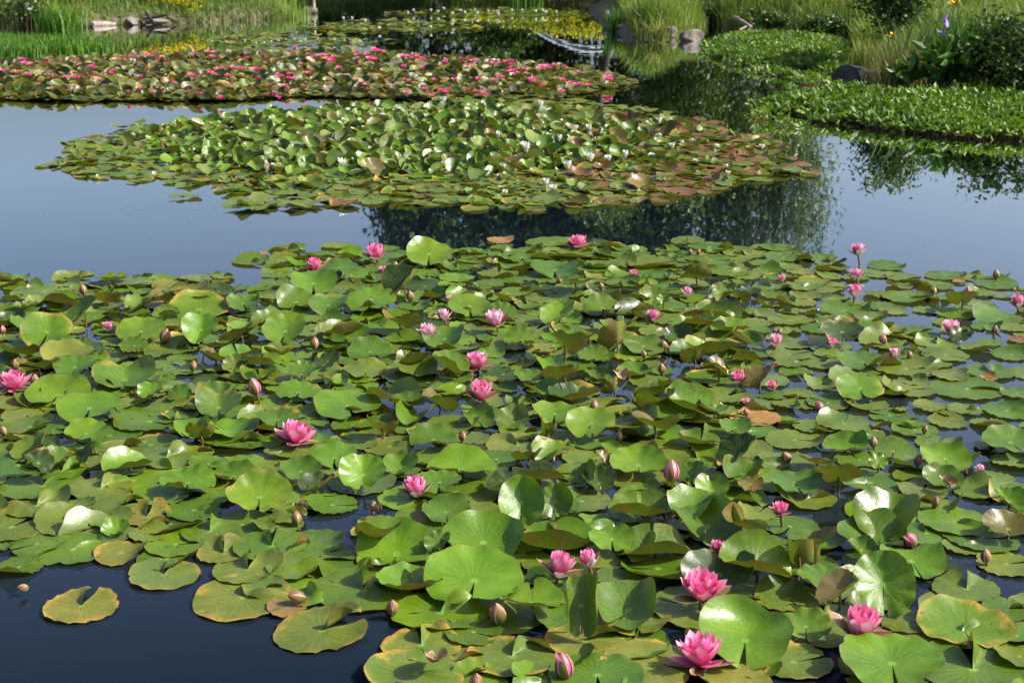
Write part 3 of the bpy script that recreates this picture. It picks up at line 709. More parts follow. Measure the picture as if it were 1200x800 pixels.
def core_mesh():
    V = []; U = []; F = []
    n, m = 10, 7
    for j in range(m + 1):
        t = j / m; r = .30 * math.sin(math.pi * (t * .90 + .10)) ** .75 * (1 - .25 * t)
        for i in range(n):
            a = 2 * math.pi * i / n; rr = r * (1 + .05 * math.cos(a * 5))
            V.append((rr * math.cos(a), rr * math.sin(a), .03 + t * .93)); U.append((i / n, .4 + t * .55))
    for j in range(m):
        for i in range(n):
            a = j * n + i; b = j * n + (i + 1) % n
            F.append((a, b, b + n, a + n))
    return mesh('petals', V, np.array(F), M_PETAL, None, U)
ME_CORE = core_mesh()
# stems
def stem_mesh(h):
    V, F = tube([(0, 0, -h), (.004, 0, -h * .5), (0, 0, .012)], [.0045, .0045, .005], 6)
    return mesh('stem', V, F, M_STEM)
STEMS = {}
def stem(parent, h):
    k = round(h, 2)
    if k not in STEMS: STEMS[k] = stem_mesh(k)
    return link('stem', STEMS[k], parent=parent)
def place(me, name, parent, az, tilt, sc, off=0.0, z=0.0, roll=0.0, wob=0.0):
    o = link(name, me, parent=parent)
    # outward lean by tilt from the vertical about the flower's axis
    M = Matrix.Rotation(az, 4, 'Z') @ Matrix.Translation((0, -off, z)) @ Matrix.Rotation(tilt, 4, 'X') @ Matrix.Rotation(roll, 4, 'Z') @ Matrix.Scale(sc, 4)
    o.matrix_local = M
    return o
def open_flower(px, py, w, op, label, z0=.015):
    p = at(px, py, z0 + .05); D = w / ppm(p.y)
    hh = D * (.62 - .12 * op)
    p = at(px, py, z0 + hh * .5)
    root = empty('water_lily_flower', (p.x, p.y, z0))
    root.rotation_euler = (R(rnd.uniform(-14, 10)) + R(5), R(rnd.uniform(-15, 15)), 0)
    tag(root, label, 'water lily', 'pink water lilies of the near patch')
    k = D / (.52 + .30 * op)         # outer reach of the petals is about .5 sin(tilt)
    a0 = rnd.uniform(0, 6.28)
    pale = 'pale' in label or 'light pink' in label
    def whorl(n, meshes, name, tl, sc, off, z, ph):
        if pale and name == 'petal' and meshes is not P_IN: meshes = P_PALE
        for i in range(n):
            place(rnd.choice(meshes), name, root, a0 + ph + 2 * math.pi * i / n + rnd.uniform(-.08, .08), R(tl + rnd.uniform(-5, 5)), k * sc * rnd.uniform(.94, 1.04), off * k, z * k, R(rnd.uniform(-8, 8)))
    whorl(4, P_SEP, 'sepal', 28 + 50 * op, 1.02, .045, .0, 0)
    if op > .9:
        whorl(3, P_OUT, 'petal', 66, 1.0, .05, .015, .75)
        whorl(7, P_OUT, 'petal', 36, .98, .05, .03, .2)
    else:
        whorl(8, P_OUT, 'petal', 12 + 26 * op, .98, .05, .02, .4)
    whorl(8, P_MID, 'petal', 4 + 24 * op, 1.02, .05, .04, .1)
    whorl(7, P_MID, 'petal', 0 + 15 * op, .97, .045, .05, .5)
    whorl(6, P_IN, 'petal', -2 + 9 * op, 1.05, .04, .06, .2)
    if op > .8:
        o = link('stamens', ME_STAMEN, parent=root); o.scale = (k * 1.3,) * 3; o.location = (0, 0, .04 * k)
    stem(root, z0 + .02)
    root['px'] = 0
    del root['px']
    return root
def bud(px, py, w, op, label, z0=.012):
    p = at(px, py, .04); D = w / ppm(p.y)
    L = D * 1.3
    p = at(px, py, z0 + L * .42)
    D *= .88; L = D * 1.3
    root = empty('water_lily_bud', (p.x, p.y, z0))
    lean = 40 if ('leaning' in label or 'drooping' in label) else (75 if 'floating' in label else 12)
    a = rnd.uniform(0, 6.28)
    root.rotation_euler = Euler((R(lean) * math.cos(a), R(lean) * math.sin(a), 0)) if lean < 70 else Euler((0, R(-72), R(20)))
    if lean > 70: root.location.z = z0 + D * .3
    tag(root, label, 'bud', 'buds of the near patch')
    core = link('petals', ME_CORE, parent=root); core.scale = (L * (1.0 + 1.1 * op), L * (1.0 + 1.1 * op), L * (.93 + .3 * op))
    a0 = rnd.uniform(0, 6.28)
    for i in range(4):
        me = rnd.choice(B_SEPN if op >= .1 else B_SEP)
        place(me, 'sepal', root, a0 + i * math.pi / 2, R(10 * op), L * rnd.uniform(.97, 1.0), .03 * L * op, 0)
    if 'lilac petal' in label:
        place(P_OUT[0], 'petal', root, R(-60), R(6), L * 2.1, .09 * L, 0.0)
    if lean < 70: stem(root, z0 + .02)
    return root
EXTRA_Z = {(1006, 294): .10, (1004, 322): .03, (1001, 342): .06, (300, 452): .07, (653, 665): .05, (821, 689): .05, (1004, 733): .05, (867, 443): .03, (501, 390): .05, (582, 376): .05,
           (441, 297): .04, (691, 658): .06, (915, 597): .07, (840, 641): .10, (787, 552): .05, (528, 353): .05, (521, 371): .05, (367, 312): .04, (908, 401): .03}
for f in FLOWERS:
    z0 = EXTRA_Z.get((f[0], f[1]), .02) * .58
    (open_flower if f[3] >= .25 else bud)(f[0], f[1], f[2], f[3], f[4], z0)

# ------------------------------------------------------------------ near patch leaves: random fill first, leaves of the photo on top
hero_px = [(a[0], a[1], a[2]) for a in RAISED]; hero_fl = [(f[0], f[1], f[2] * 1.0) for f in FLOWERS]
def tries(n, fn):
    for _ in range(n): fn()
pts = []
hero_flat = [(at(a[0], a[1]), a[2]) for a in FLAT]
hero_flat = [(p.x, p.y, w / ppm(p.y)) for p, w in hero_flat]
hero_rz = [(at(a[0], a[1], .04)) for a in RAISED]; hero_rz = [(p.x, p.y) for p in hero_rz]
def fill(n, poly, loose):
    bx = [q[0] for q in poly]; by = [q[1] for q in poly]
    for _ in range(n):
        # even over the water: sample in world, test in the picture's plan
        y = math.sqrt(rnd.uniform(2.9 ** 2, 8.6 ** 2)); x = rnd.uniform(-.40, .40) * y
        px, py = proj(x, y)
        if not bool(inside(px, py, poly)): continue
        if in_hole(px, py): continue
        D = min(.26, max(.10, rnd.gauss(.150 + .05 * np.clip((py - 420) / 220, 0, 1), .032)))
        if loose: D = min(.24, max(.08, rnd.gauss(.15, .035)))
        k = .92 if loose else (.74 if px > 860 else .61)
        if any((x - a) ** 2 + (y - b) ** 2 < (k * (D + d) / 2) ** 2 for a, b, d in pts): continue
        kh = .70 if loose else .50
        if any((x - a) ** 2 + (y - b) ** 2 < (kh * (D + d) / 2) ** 2 for a, b, d in hero_flat): continue
        w = D * ppm(y)
        rowb = any(abs(px - a) < .46 * (w + ww) and -.25 * w < (py - b) < .34 * w + .34 * ww for a, b, ww in hero_fl) or any(abs(px - a) < .36 * (w + ww) and -.12 * w < (py - b) < .24 * w + .24 * ww for a, b, ww in hero_px)
        pts.append((x, y, D))
        # how wild this part of the patch is
        wild = .0 if loose else (.85 if (340 < py < 660 and px < 880) or (560 < py < 720 and 480 < px < 1000) else (.14 if px > 850 else .26))
        if px < 330 and py > 530: wild = .05
        if py < 335: wild = .06
        yield px, py, w, wild, rowb, x, y
rand_raised = []
for px, py, w, wild, near_hero, x, y in list(fill(9000, NEAR, False)) + list(fill(5000, LOOSE, True)):
    if rnd.random() < wild and not near_hero:
        rand_raised.append((px, py, w))
        if rnd.random() < .5: continue
    tone = rnd.choices(('bright', 'green', 'olive', 'grey', 'yellow', 'dark'), (3, 7, 4, 1.5, .5, 1.2))[0]
    if px > 850 and py < 530: tone = rnd.choices(('green', 'olive', 'grey', 'yellow', 'orange'), (4, 6, 3, .6, .1))[0]
    add_flat(px, py, w, tone, hero=False)
for a in FLAT:
    add_flat(a[0], a[1], a[2], a[3], a[4], a[5], a[6], hero=True)
for px, py, w in rand_raised:
    u = rnd.random()
    az = rnd.gauss(0, 55) if u < .75 else rnd.uniform(0, 360)
    kind = rnd.random()
    tone = rnd.choices(('bright', 'green', 'olive', 'dark', 'pale'), (5, 6, 3, 1.5, .08))[0]
    if kind < .50: add_raised(px, py, w * 1.02, rnd.gauss(0, 30) + rnd.choice((0, 180)), rnd.uniform(0, 14), rnd.uniform(0, 12), rnd.uniform(.6, 1.4), rnd.gauss(90, 32), tone, hero=False, base=rnd.choice((0, .01, .025)))
    elif kind < .62: add_raised(px, py, w * .85, az, rnd.uniform(42, 68), rnd.uniform(12, 34), rnd.uniform(.2, .8), 90, tone, hero=False)
    elif kind < .86: add_raised(px, py, w, az, rnd.uniform(4, 26), rnd.uniform(0, 8), rnd.uniform(.8, 1.5), rnd.uniform(0, 180), tone, hero=False, base=rnd.choice((0, .01)))
    else: add_raised(px, py, w * .9, rnd.uniform(120, 240), rnd.uniform(20, 45), rnd.uniform(0, 20), rnd.uniform(.3, .9), 0, 'bronze', hero=False)
for a in RAISED:
    add_raised(a[0], a[1], a[2], a[3], a[4], a[5], a[6], a[7], a[8])

# labels that single out each leaf: colour, form, nearest named flower and side of it
TW = {'bright': 'bright green', 'green': 'green', 'olive': 'olive', 'grey': 'grey-green', 'yellow': 'yellowish', 'dark': 'dark green', 'bronze': 'bronze', 'red': 'reddish', 'orange': 'orange-brown', 'pale': 'pale', 'brown': 'brown'}
FW = {'flat': 'floating pad', 'tilted': 'tilted leaf', 'upright': 'upright leaf', 'folded': 'folded leaf', 'curled': 'curled leaf', 'backturned': 'back-turned leaf'}
LM = [(f[0], f[1], f[5]) for f in FLOWERS if f[5]]
ORD = ['nearest', 'second nearest', 'third nearest', 'fourth nearest', 'fifth nearest', 'sixth nearest', 'seventh nearest', 'eighth nearest', 'ninth nearest', 'tenth nearest', 'eleventh nearest', 'twelfth nearest', 'thirteenth nearest', 'fourteenth nearest', 'fifteenth nearest', 'sixteenth nearest']
def relation(px, py):
    best = min(LM, key=lambda l: (l[0] - px) ** 2 + ((l[1] - py) * 1.7) ** 2)
    dx = px - best[0]; dy = (py - best[1]) * 1.7
    if abs(dx) > abs(dy): rel = 'left of' if dx < 0 else 'right of'
    else: rel = 'behind' if dy < 0 else 'in front of'
    return rel, best[2], math.hypot(dx, dy)
PADS.sort(key=lambda d: -d['w'])
things = {'flat': [d for d in PADS if d['kind'] == 'flat'], 'raised': [d for d in PADS if d['kind'] == 'raised']}
keep = things['flat'][:298] + things['raised'][:298]
rest = things['flat'][298:] + things['raised'][298:]
byl = {}
for d in keep:
    d['rel'], d['ref'], d['dist'] = relation(d['px'], d['py'])
    byl.setdefault((TW[d['tone']], FW[d['form']], d['rel'], d['ref']), []).append(d)
for (tw, fw, rel, ref), L in byl.items():
    L.sort(key=lambda d: d['dist'])
    for i, d in enumerate(L):
        d['label'] = f"{tw} lily {fw} {rel} {ref}" if len(L) == 1 else f"{ORD[min(i, 15)]} {tw} lily {fw} {rel} {ref}"
for d in keep:
    nm = 'lily_pad' if d['kind'] == 'flat' else 'raised_lily_leaf'
    o = link(nm, mesh(nm, d['V'], d['F'], M_LEAF, tint(d['tone'], d['age'], len(d['V'])), d['uv']), loc=d['loc'])
    tag(o, d['label'], 'lily pad' if d['kind'] == 'flat' else 'lily leaf', 'lily pads floating in the near patch' if d['kind'] == 'flat' else 'lily leaves raised above the near patch')
    if d['kind'] == 'raised':
        z = d['loc'][2]
        st = link('stem', STEMS.setdefault(('l', round(z, 2)), mesh('stem', *tube([(0, .0, -round(z, 2) - .03), (.006, .01, -z * .5), (0, 0, -.001)], [.0035, .0035, .004], 6), M_STEM)), parent=o)
A = Acc()
for d in rest:
    A.add(d['V'] + np.array(d['loc']), d['F'], tint(d['tone'], d['age'], len(d['V'])), d['uv'])
print('near pads', len(things['flat']), 'raised', len(things['raised']))

# ------------------------------------------------------------------ the middle island: white water lilies
MID = [(48,196),(80,174),(130,157),(220,145),(300,138),(400,129),(560,124),(700,131),(800,137),(885,156),(925,170),(890,186),(938,205),(870,222),(785,238),(700,248),(600,248),(500,244),(420,240),(350,238),(300,230),(220,222),(140,218),(90,208)]
MIDW = [w2(*q) for q in MID]
FM = Field(-5.5, 5.5, 7.6, 15.5, .025)
mx = [q[0] for q in MIDW]; my = [q[1] for q in MIDW]
mp = []; mid_raised = []
for _ in range(9000):
    x = rnd.uniform(min(mx), max(mx)); y = rnd.uniform(min(my), max(my))
    if not bool(inside(x, y, MIDW)): continue
    D = min(.25, max(.09, rnd.gauss(.165, .035)))
    if any((x - a) ** 2 + (y - b) ** 2 < (.52 * (D + d) / 2) ** 2 for a, b, d in mp): continue
    mp.append((x, y, D))
for x, y, D in mp:
    px, py = proj(x, y)
    e = float(pdist(px, py * 1.0, MID))
    core = ((px - 470) / 330) ** 2 + ((py - 165) / 46) ** 2
    wild = .95 if core < .75 else (.5 if core < 1.2 else .10)
    redness = np.clip((px - 640) / 180, 0, 1) * .85
    tone = rnd.choices(('bright', 'green', 'olive', 'bronze', 'yellow'), (4, 7, 3, .3, .3))[0]
    if core > 1.2: tone = rnd.choices(('green', 'olive', 'grey', 'yellow', 'bronze'), (2, 5, 3, 1.2, 1))[0]
    if rnd.random() < redness: tone = rnd.choices(('red', 'bronze', 'olive'), (3, 3, 2))[0]
    spin = rnd.uniform(0, 6.28)
    if e < 5 + 4 * math.sin(px * .11) + 3 * math.sin(px * .043 + py * .3) and rnd.random() < .8: continue
    if rnd.random() < wild and e > 7:
        mid_raised.append((x, y, D, core, tone))
        if core < 1.1: continue
    V, F, uv = flat_leaf(x, y, D / 2, spin, FM, 3, 20, lift=rnd.choice((0, 0, .01, .03)), lobe=rnd.choice((0, 0, .03)), wave=.003)
    A.add(V + np.array((x, y, 0)), F, tint(tone, rnd.random(), len(V)), uv)
extra = [(rnd.uniform(min(mx), max(mx)), rnd.uniform(min(my), max(my))) for _ in range(4400)]
for x, y in extra:
    px, py = proj(x, y); core = ((px - 460) / 300) ** 2 + ((py - 168) / 40) ** 2
    if core < .9 and rnd.random() < .55: mid_raised.append((x, y, rnd.uniform(.10, .17), core, rnd.choice(('bright', 'green', 'olive'))))
for x, y, D, core, tone in mid_raised:
    if rnd.random() < .05: tone = 'bronze'
    az = rnd.gauss(15, 55)
    D *= .74
    V, F, uv = raised_leaf(D / 2, az, abs(rnd.gauss(24, 15)) if core < 1 else rnd.uniform(3, 14), rnd.uniform(4, 38), rnd.uniform(.3, 1.4), rnd.uniform(0, 180), .08, 4, 20)
    base = max(0, 1 - core) * .07 * rnd.random() ** 1.5
    V[:, 2] += base + .012 - V[:, 2].min()
    tt_ = tint(tone, .15 + .42 * rnd.random(), len(V)); tt_[:, :3] *= rnd.uniform(.7, 1.35)
    A.add(V + np.array((x, y, 0)), F, tt_, uv)

# ------------------------------------------------------------------ the far patch: deep pink lilies, small dense leaves
FARP = [(-160,84),(0,77),(60,73),(150,69),(250,64),(350,63),(450,66),(550,72),(650,80),(715,89),(750,98),(700,108),(640,118),(550,117),(450,118),(350,113),(280,119),(150,119),(60,119),(0,117),(-160,117)]
FARW = [w2(*q) for q in FARP]
fx = [q[0] for q in FARW]; fy = [q[1] for q in FARW]
for _ in range(13000):
    x = rnd.uniform(min(fx), max(fx)); y = rnd.uniform(min(fy), max(fy))
    if not bool(inside(x, y, FARW)): continue
    px, py = proj(x, y)
    if px < -70: continue
    e = float(pdist(px, py, FARP)); D = rnd.uniform(.08, .155)
    thin = px > 640
    up = rnd.random() < (.12 if thin or e < 3 else .55)
    if thin and rnd.random() < .35: continue
    tone = rnd.choices(('green', 'olive', 'bronze', 'bright', 'dark', 'red', 'pale'), (5, 4, 2, 1., 6, .8, .1))[0]
    if thin: tone = rnd.choice(('olive', 'green', 'grey'))
    V, Fc, uv = raised_leaf(D / 2, rnd.gauss(10, 80), abs(rnd.gauss(24, 15)) if up else rnd.uniform(0, 8), rnd.uniform(0, 15) if up else 0, rnd.uniform(0, 1) if up else 0, rnd.uniform(0, 180), .05, 2, 11, wave=.003)
    V[:, 2] += .006 - V[:, 2].min() + (rnd.random() * .015 if up else rnd.random() * .012)
    tt_ = tint(tone, .4 + .6 * rnd.random(), len(V)); tt_[:, :3] *= (.80, .66, .7)
    A.add(V + np.array((x, y, 0)), Fc, tt_, uv)
# the thin rafts far out
RAFTS = [([(228,47),(300,41),(400,42),(462,49),(420,53),(300,53),(240,51)], 90), ([(333,32),(400,25),(480,23),(545,27),(570,35),(480,38),(400,37)], 130), ([(448,16),(500,11),(600,10),(680,13),(695,19),(600,23),(500,20)], 120), ([(300,235),(420,238),(420,246),(340,244)], 10),
         ([(500,116),(640,116),(800,136),(720,136),(560,128)], 110), ([(925,184),(975,212),(935,212),(890,196)], 9), ([(40,180),(120,150),(220,135),(150,165)], 12), ([(120,225),(300,236),(420,250),(280,246)], 9)]
for poly, n in RAFTS:
    pw = [w2(*q) for q in poly]; ax = [q[0] for q in pw]; ay = [q[1] for q in pw]
    k = 0
    while k < n:
        x = rnd.uniform(min(ax), max(ax)); y = rnd.uniform(min(ay), max(ay))
        if not bool(inside(x, y, pw)): continue
        k += 1; D = rnd.uniform(.10, .19)
        V, Fc, uv = raised_leaf(D / 2, rnd.uniform(0, 360), rnd.uniform(0, 3), 0, 0, 0, .03, 2, 12, wave=.003)
        V[:, 2] += .004 - V[:, 2].min() + rnd.random() * .01
        tone = rnd.choice(('olive', 'grey', 'green', 'yellow')) if y > 12 else rnd.choice(('red', 'olive', 'grey', 'olive'))
        A.add(V + np.array((x, y, 0)), Fc, tint(tone, rnd.random(), len(V)), uv)
tag(link('lily_leaves', A.build('lily_leaves', M_LEAF)), 'dense green, olive and bronze lily leaves massed in the middle and far islands', 'lily leaves', kind='stuff')

# white flowers of the middle island and small flowers beyond
def small_flower(name, n1, n2, t1, t2, mat):
    V = []; F = []; U = []
    for n, tl, L, Wd, ph in ((n1, t1, .5, .32, 0), (n2, t2, .42, .27, .3)):
        for i in range(n):
            a = ph + 2 * math.pi * i / n; tl_ = R(tl); ca, sa = math.cos(a), math.sin(a)
            b = len(V)
            for s, t in ((0, 0), (-1, .5), (0, .5), (1, .5), (0, 1)):
                r = .05 + math.sin(tl_) * L * t + (.04 if s else 0) * -1; z = math.cos(tl_) * L * t; q = s * Wd / 2
                V.append((ca * r - sa * q, sa * r + ca * q, z)); U.append((.5 + s * .3, t))
            F += [(b, b + 2, b + 1), (b, b + 3, b + 2), (b + 1, b + 2, b + 4), (b + 2, b + 3, b + 4)]
    return mesh(name, V, np.array(F), mat, None, U, True)
WF = [small_flower('white_water_lily', 8, 6, 30, 12, M_WHITE), small_flower('white_water_lily', 7, 5, 16, 4, M_WHITE)]
PF = [small_flower('pink_water_lily', 8, 6, 50, 20, M_FARPINK), small_flower('pink_water_lily', 7, 6, 30, 10, M_FARPINK), small_flower('pink_water_lily', 7, 6, 60, 30, M_FARPINK)]
WHITES = [(617,173,16,'white cup-shaped water lily standing tallest in the dense part of the island'),(666,192,13,'white water lily cup in front of two others on the island'),(692,184,13,'white water lily between two other white cups on the island'),
 (733,180,12,'white water lily nearest the red leaves in the row of white cups'),(649,219,12,'pointed cream bud low on the near side of the island'),(593,222,8,'small cream bud among flat leaves on the near side of the island'),
 (772,141,11,'white water lily near the back of the reddish side'),(754,147,7,'small white bud beside the white lily at the back of the reddish side'),(893,170,9,'creamy bud alone among red leaves near the tip of the island'),
 (853,200,8,'yellowish white bud beside open water on the red side'),(788,169,10,'white water lily half buried in reddish leaves'),(753,203,7,'little white bud in flat olive leaves under the row of cups'),
 (519,117,11,'white water lily on the back rim of the island, near the pink patch'),(571,119,13,'twin-topped white water lily on the back rim of the island'),(632,123,12,'white water lily on the back rim past the twin-topped one'),
 (637,130,12,'broad white bloom just in front of the back rim'),(583,156,10,'pale pink-white bud standing on the dense part of the island'),(400,190,14,'cream upturned bloom beside brown curled leaves on the island'),
 (640,214,14,'wide pale bloom lying low near the pointed cream bud'),(714,183,10,'pale bloom behind the row of white cups'),(690,150,12,'white bloom in glossy leaves behind the row of cups'),(655,160,10,'white bloom amid glossy leaves above the tall cup'),
 (815,186,7,'small white bud in bronze leaves of the red side'),(706,137,9,'small white bloom among olive leaves near the back rim')]
def put_small(me, name, px, py, w, label, cat, group, z0):
    p = at(px, py, z0 + .03); D = w / ppm(p.y)
    o = link(name, me, loc=(p.x, p.y, z0)); o.scale = (D * 1.25, D * 1.25, D * 1.35)
    o.rotation_euler = (R(rnd.uniform(-15, 15)), R(rnd.uniform(-15, 15)), rnd.uniform(0, 6.28))
    return tag(o, label, cat, group)
for x, y, w, lb in WHITES:
    core = ((x - 470) / 330) ** 2 + ((y - 165) / 46) ** 2
    put_small(rnd.choice(WF), 'white_water_lily', x, y, w * 1.25, lb, 'white water lily', 'white water lilies of the middle island', .018 + .16 * max(0, 1. - core))
PINKS = [(17,72),(25,69),(53,72),(48,77),(57,73),(90,68),(93,74),(104,77),(140,68),(146,69),(155,65),(170,62),(182,60),(185,67),(190,66),(210,59),(228,62),(240,60),(250,60),(290,57),(288,66),(250,66),(3,83),(15,82),(22,99),(32,85),(44,98),(60,88),
 (73,103),(72,80),(78,90),(86,88),(90,99),(131,82),(130,85),(118,92),(150,106),(163,103),(165,100),(172,78),(200,93),(216,103),(217,101),(224,87),(226,89),(229,105),(233,107),(232,108),(246,85),(246,80),(255,80),(250,103),(247,104),(256,105),(260,112),
 (267,87),(273,100),(281,101),(274,78),(280,77),(312,74),(324,86),(325,87),(337,85),(338,90),(335,72),(333,100),(354,100),(316,98),(315,108),(328,113),(310,64),(345,56),(360,62),(368,66),(377,64),(383,68),(375,72),(390,66),(352,74),(396,78),
 (416,60),(420,68),(440,57),(445,58),(450,59),(430,62),(433,68),(460,75),(461,74),(474,64),(478,65),(485,64),(490,66),(473,78),(475,85),(475,92),(480,92),(452,92),(461,99),(474,107),(425,101),(430,102),(418,92),(404,87),(510,92),(495,79),(500,104),(504,110),
 (514,103),(516,104),(525,104),(523,68),(524,72),(541,68),(548,75),(553,70),(554,71),(547,78),(546,99),(549,104),(555,105),(557,106),(566,107),(566,102),(531,91),(560,90),(573,70),(585,72),(593,71),(597,74),(600,82),(603,85),(605,81),(609,79),(591,82),
 (585,87),(583,86),(580,92),(619,91),(621,92),(623,90),(633,76),(634,77),(645,78),(643,77),(635,98),(637,99),(659,92),(661,76),(678,83),(679,98),(656,104),(711,85),(709,89),(712,91),(688,97),(668,95),(600,77),(578,74),(362,84),(30,73),(110,76),(165,88),(195,73),(300,80),(300,90),(340,64)]
MARKS = [(20, 'white-flowered bush'), (70, 'first sedge'), (118, 'floating log'), (182, 'driftwood pile'), (230, 'bare sunny bank'), (285, 'bank end'), (335, 'pale reeds'), (366, 'sunlit rock'), (405, 'first white blooms'), (450, 'grey raft'), (505, 'raft tip'), (545, 'farthest raft'), (590, 'far rushes'), (640, 'arch reflection'), (700, 'tree trunk')]
PK = []
for i, (x, y) in enumerate(PINKS):
    PK.append((x + rnd.uniform(-1.5, 1.5), y))
    if rnd.random() < .30: PK.append((x + rnd.uniform(4, 7), y + rnd.uniform(-1.5, 2.5)))
bins = {}
for x, y in PK:
    row = 0 if y < 70 else (1 if y < 84 else (2 if y < 98 else 3))
    mk = min(MARKS, key=lambda m: abs(m[0] - x))[1]
    bins.setdefault((row, mk), []).append((x, y))
NTH = ['first', 'second', 'third', 'fourth', 'fifth', 'sixth', 'seventh', 'eighth', 'ninth', 'tenth', 'eleventh', 'twelfth', 'thirteenth', 'fourteenth', 'fifteenth', 'sixteenth', 'seventeenth', 'eighteenth']
for (row, mk), L in bins.items():
    L.sort()
    for i, (x, y) in enumerate(L):
        lb = ('' if len(L) == 1 else NTH[min(i, 17)] + ' ') + 'small pink lily ' + ('from left, ' if len(L) > 1 else 'alone, ') + ('rear row', 'second row', 'third row', 'front row')[row] + ' of far patch, below ' + mk
        put_small(rnd.choice(PF), 'pink_water_lily', x, y, rnd.uniform(6, 10.5), lb, 'pink water lily', 'small pink water lilies of the far patch', (.05 if y > 97 else .06 + .04 * rnd.random()))
FARWHITE = [(403,21),(413,21),(531,25),(530,28),(505,31),(478,15),(485,12),(513,13),(520,10),(540,12),(545,14),(556,11),(572,13),(583,13),(584,16),(600,12),(612,12),(628,13),(636,12),(640,14),(505,12),(530,15),(560,15),(652,14),(428,24),(445,32),(265,48),(287,46),(310,48),(326,46),(335,45),(345,44),(352,47),(358,45),(372,44),(392,45),(404,46),(422,46),(248,47),(300,49),(318,47)]
wc = {}
ORN = [''] + NTH + ['nineteenth', 'twentieth', 'twenty-first', 'twenty-second', 'twenty-third', 'twenty-fourth', 'twenty-fifth', 'twenty-sixth', 'twenty-seventh']
for x, y in sorted(FARWHITE):
    where = 'on the farthest raft of pads' if y < 19 else ('on the grey raft below the sunlit rock' if y < 36 else 'on the thin raft behind the pink patch')
    wc[where] = wc.get(where, 0) + 1
    put_small(rnd.choice(WF), 'small_white_bloom', x, y, 6 if y < 36 else 4, ORN[wc[where]] + ' tiny white bloom ' + where, 'white bloom', 'tiny white blooms on the far rafts', .03)
# ------------------------------------------------------------------ vegetation on the banks
def blades(pts, hmin, hmax, wmin, wmax, cols, lean=.35, segs=2, rng=nr, hscale=None, az=None):
    """curved tapering blades; pts (n,3); cols list of rgb"""
    pts = np.asarray(pts, float); n = len(pts)
    h = rng.uniform(hmin, hmax, n) * (1 if hscale is None else hscale); w = rng.uniform(wmin, wmax, n)
    a = rng.uniform(0, 2 * np.pi, n); fa = rng.uniform(0, 2 * np.pi, n); ln = rng.uniform(.05, lean, n) * h
    ts = np.linspace(0, 1, segs + 1)
    V = []
    for t in ts:
        cx = pts[:, 0] + np.cos(a) * ln * t ** 1.8; cy = pts[:, 1] + np.sin(a) * ln * t ** 1.8; cz = pts[:, 2] + h * t * (1 - .12 * t)
        ww = w * (1 - t ** 1.6) * .5 + .0004
        V.append(np.stack([cx - np.cos(fa) * ww, cy - np.sin(fa) * ww, cz], 1)); V.append(np.stack([cx + np.cos(fa) * ww, cy + np.sin(fa) * ww, cz], 1))
    V = np.stack(V, 1).reshape(-1, 3); k = 2 * (segs + 1)
    base = np.arange(n)[:, None, None] * k
    q = np.array([[2 * i, 2 * i + 1, 2 * i + 3, 2 * i + 2] for i in range(segs)])[None]
    F = (base + q).reshape(-1, 4)
    cols = np.array(cols); c = cols[rng.integers(0, len(cols), n)] * rng.uniform(.75, 1.25, (n, 1))
    T = np.concatenate([np.repeat(c, k, 0), np.ones((n * k, 1))], 1)
    return V, F, T
def leafquads(C, L, Wd, cols, rng=nr, up=.3, vertical=0.0):
    """folded diamond leaves at centres C"""
    C = np.asarray(C, float); n = len(C)
    d = rng.normal(size=(n, 3)); d[:, 2] = d[:, 2] * (1 - up) + up + vertical * 3; d /= np.linalg.norm(d, axis=1)[:, None]
    e = np.cross(d, rng.normal(size=(n, 3))); e /= np.linalg.norm(e, axis=1)[:, None]
    nn = np.cross(d, e)
    l = rng.uniform(.7, 1.3, n)[:, None] * L; w = rng.uniform(.7, 1.3, n)[:, None] * Wd
    V = np.stack([C, C + d * l * .5 + e * w * .5 + nn * w * .12, C + d * l, C + d * l * .5 - e * w * .5 + nn * w * .12], 1).reshape(-1, 3)
    F = (np.arange(n)[:, None] * 4 + np.array([[0, 1, 2, 3]])).reshape(-1, 4)
    cols = np.array(cols); c = cols[rng.integers(0, len(cols), n)] * rng.uniform(.7, 1.3, (n, 1))
    T = np.concatenate([np.repeat(c, 4, 0), np.ones((n * 4, 1))], 1)
    return V, F, T
G1 = [(.12, .20, .030), (.15, .24, .035), (.10, .18, .03), (.18, .24, .05), (.26, .25, .10)]
G2 = [(.08, .19, .022), (.11, .23, .03), (.06, .15, .02)]
def scatter(poly, n, test=None):
    P = np.array(poly); out = []
    x = nr.uniform(P[:, 0].min(), P[:, 0].max(), n * 4); y = nr.uniform(P[:, 1].min(), P[:, 1].max(), n * 4)
    m = inside(x, y, poly); x = x[m][:n]; y = y[m][:n]
    return x, y
def band(n, x0, x1, y0, y1, dmax, dmin=-.05):
    x = nr.uniform(x0, x1, n); y = nr.uniform(y0, y1, n)
    ins = inside(x, y, BANK); d = pdist(x, y, BANK); d = np.where(ins, -d, d)
    m = (d > dmin) & (d < dmax) & (y > 6)
    # keep only what the picture or its reflections can show
    px, _ = proj(x, y)
    m &= (px > -260) & (px < 1460)
    return x[m], y[m], d[m]
def grass_obj(name, label, parts):
    A = Acc()
    for a in parts: A.add(*a)
    return tag(link(name, A.build(name, M_GRASS, False)), label, 'grass', kind='stuff')
# left bank
x, y, d = band(150000, -12, -2.9, 19.0, 31, 5.5)
hs = .55 + .6 * np.clip(np.sin(x * 2.1) * np.sin(y * 1.7) * .5 + .5, 0, 1)
P = np.stack([x, y, ground_z(x, y)], 1)
V1 = blades(P, .16, .42, .008, .02, G1 + [(.12, .21, .03)] * 2, .5, 2, hscale=hs * np.where(d < .3, .6, 1))
grass_obj('bank_grass', 'tall sunlit meadow grass along the bank behind the yellow flowers', [V1])
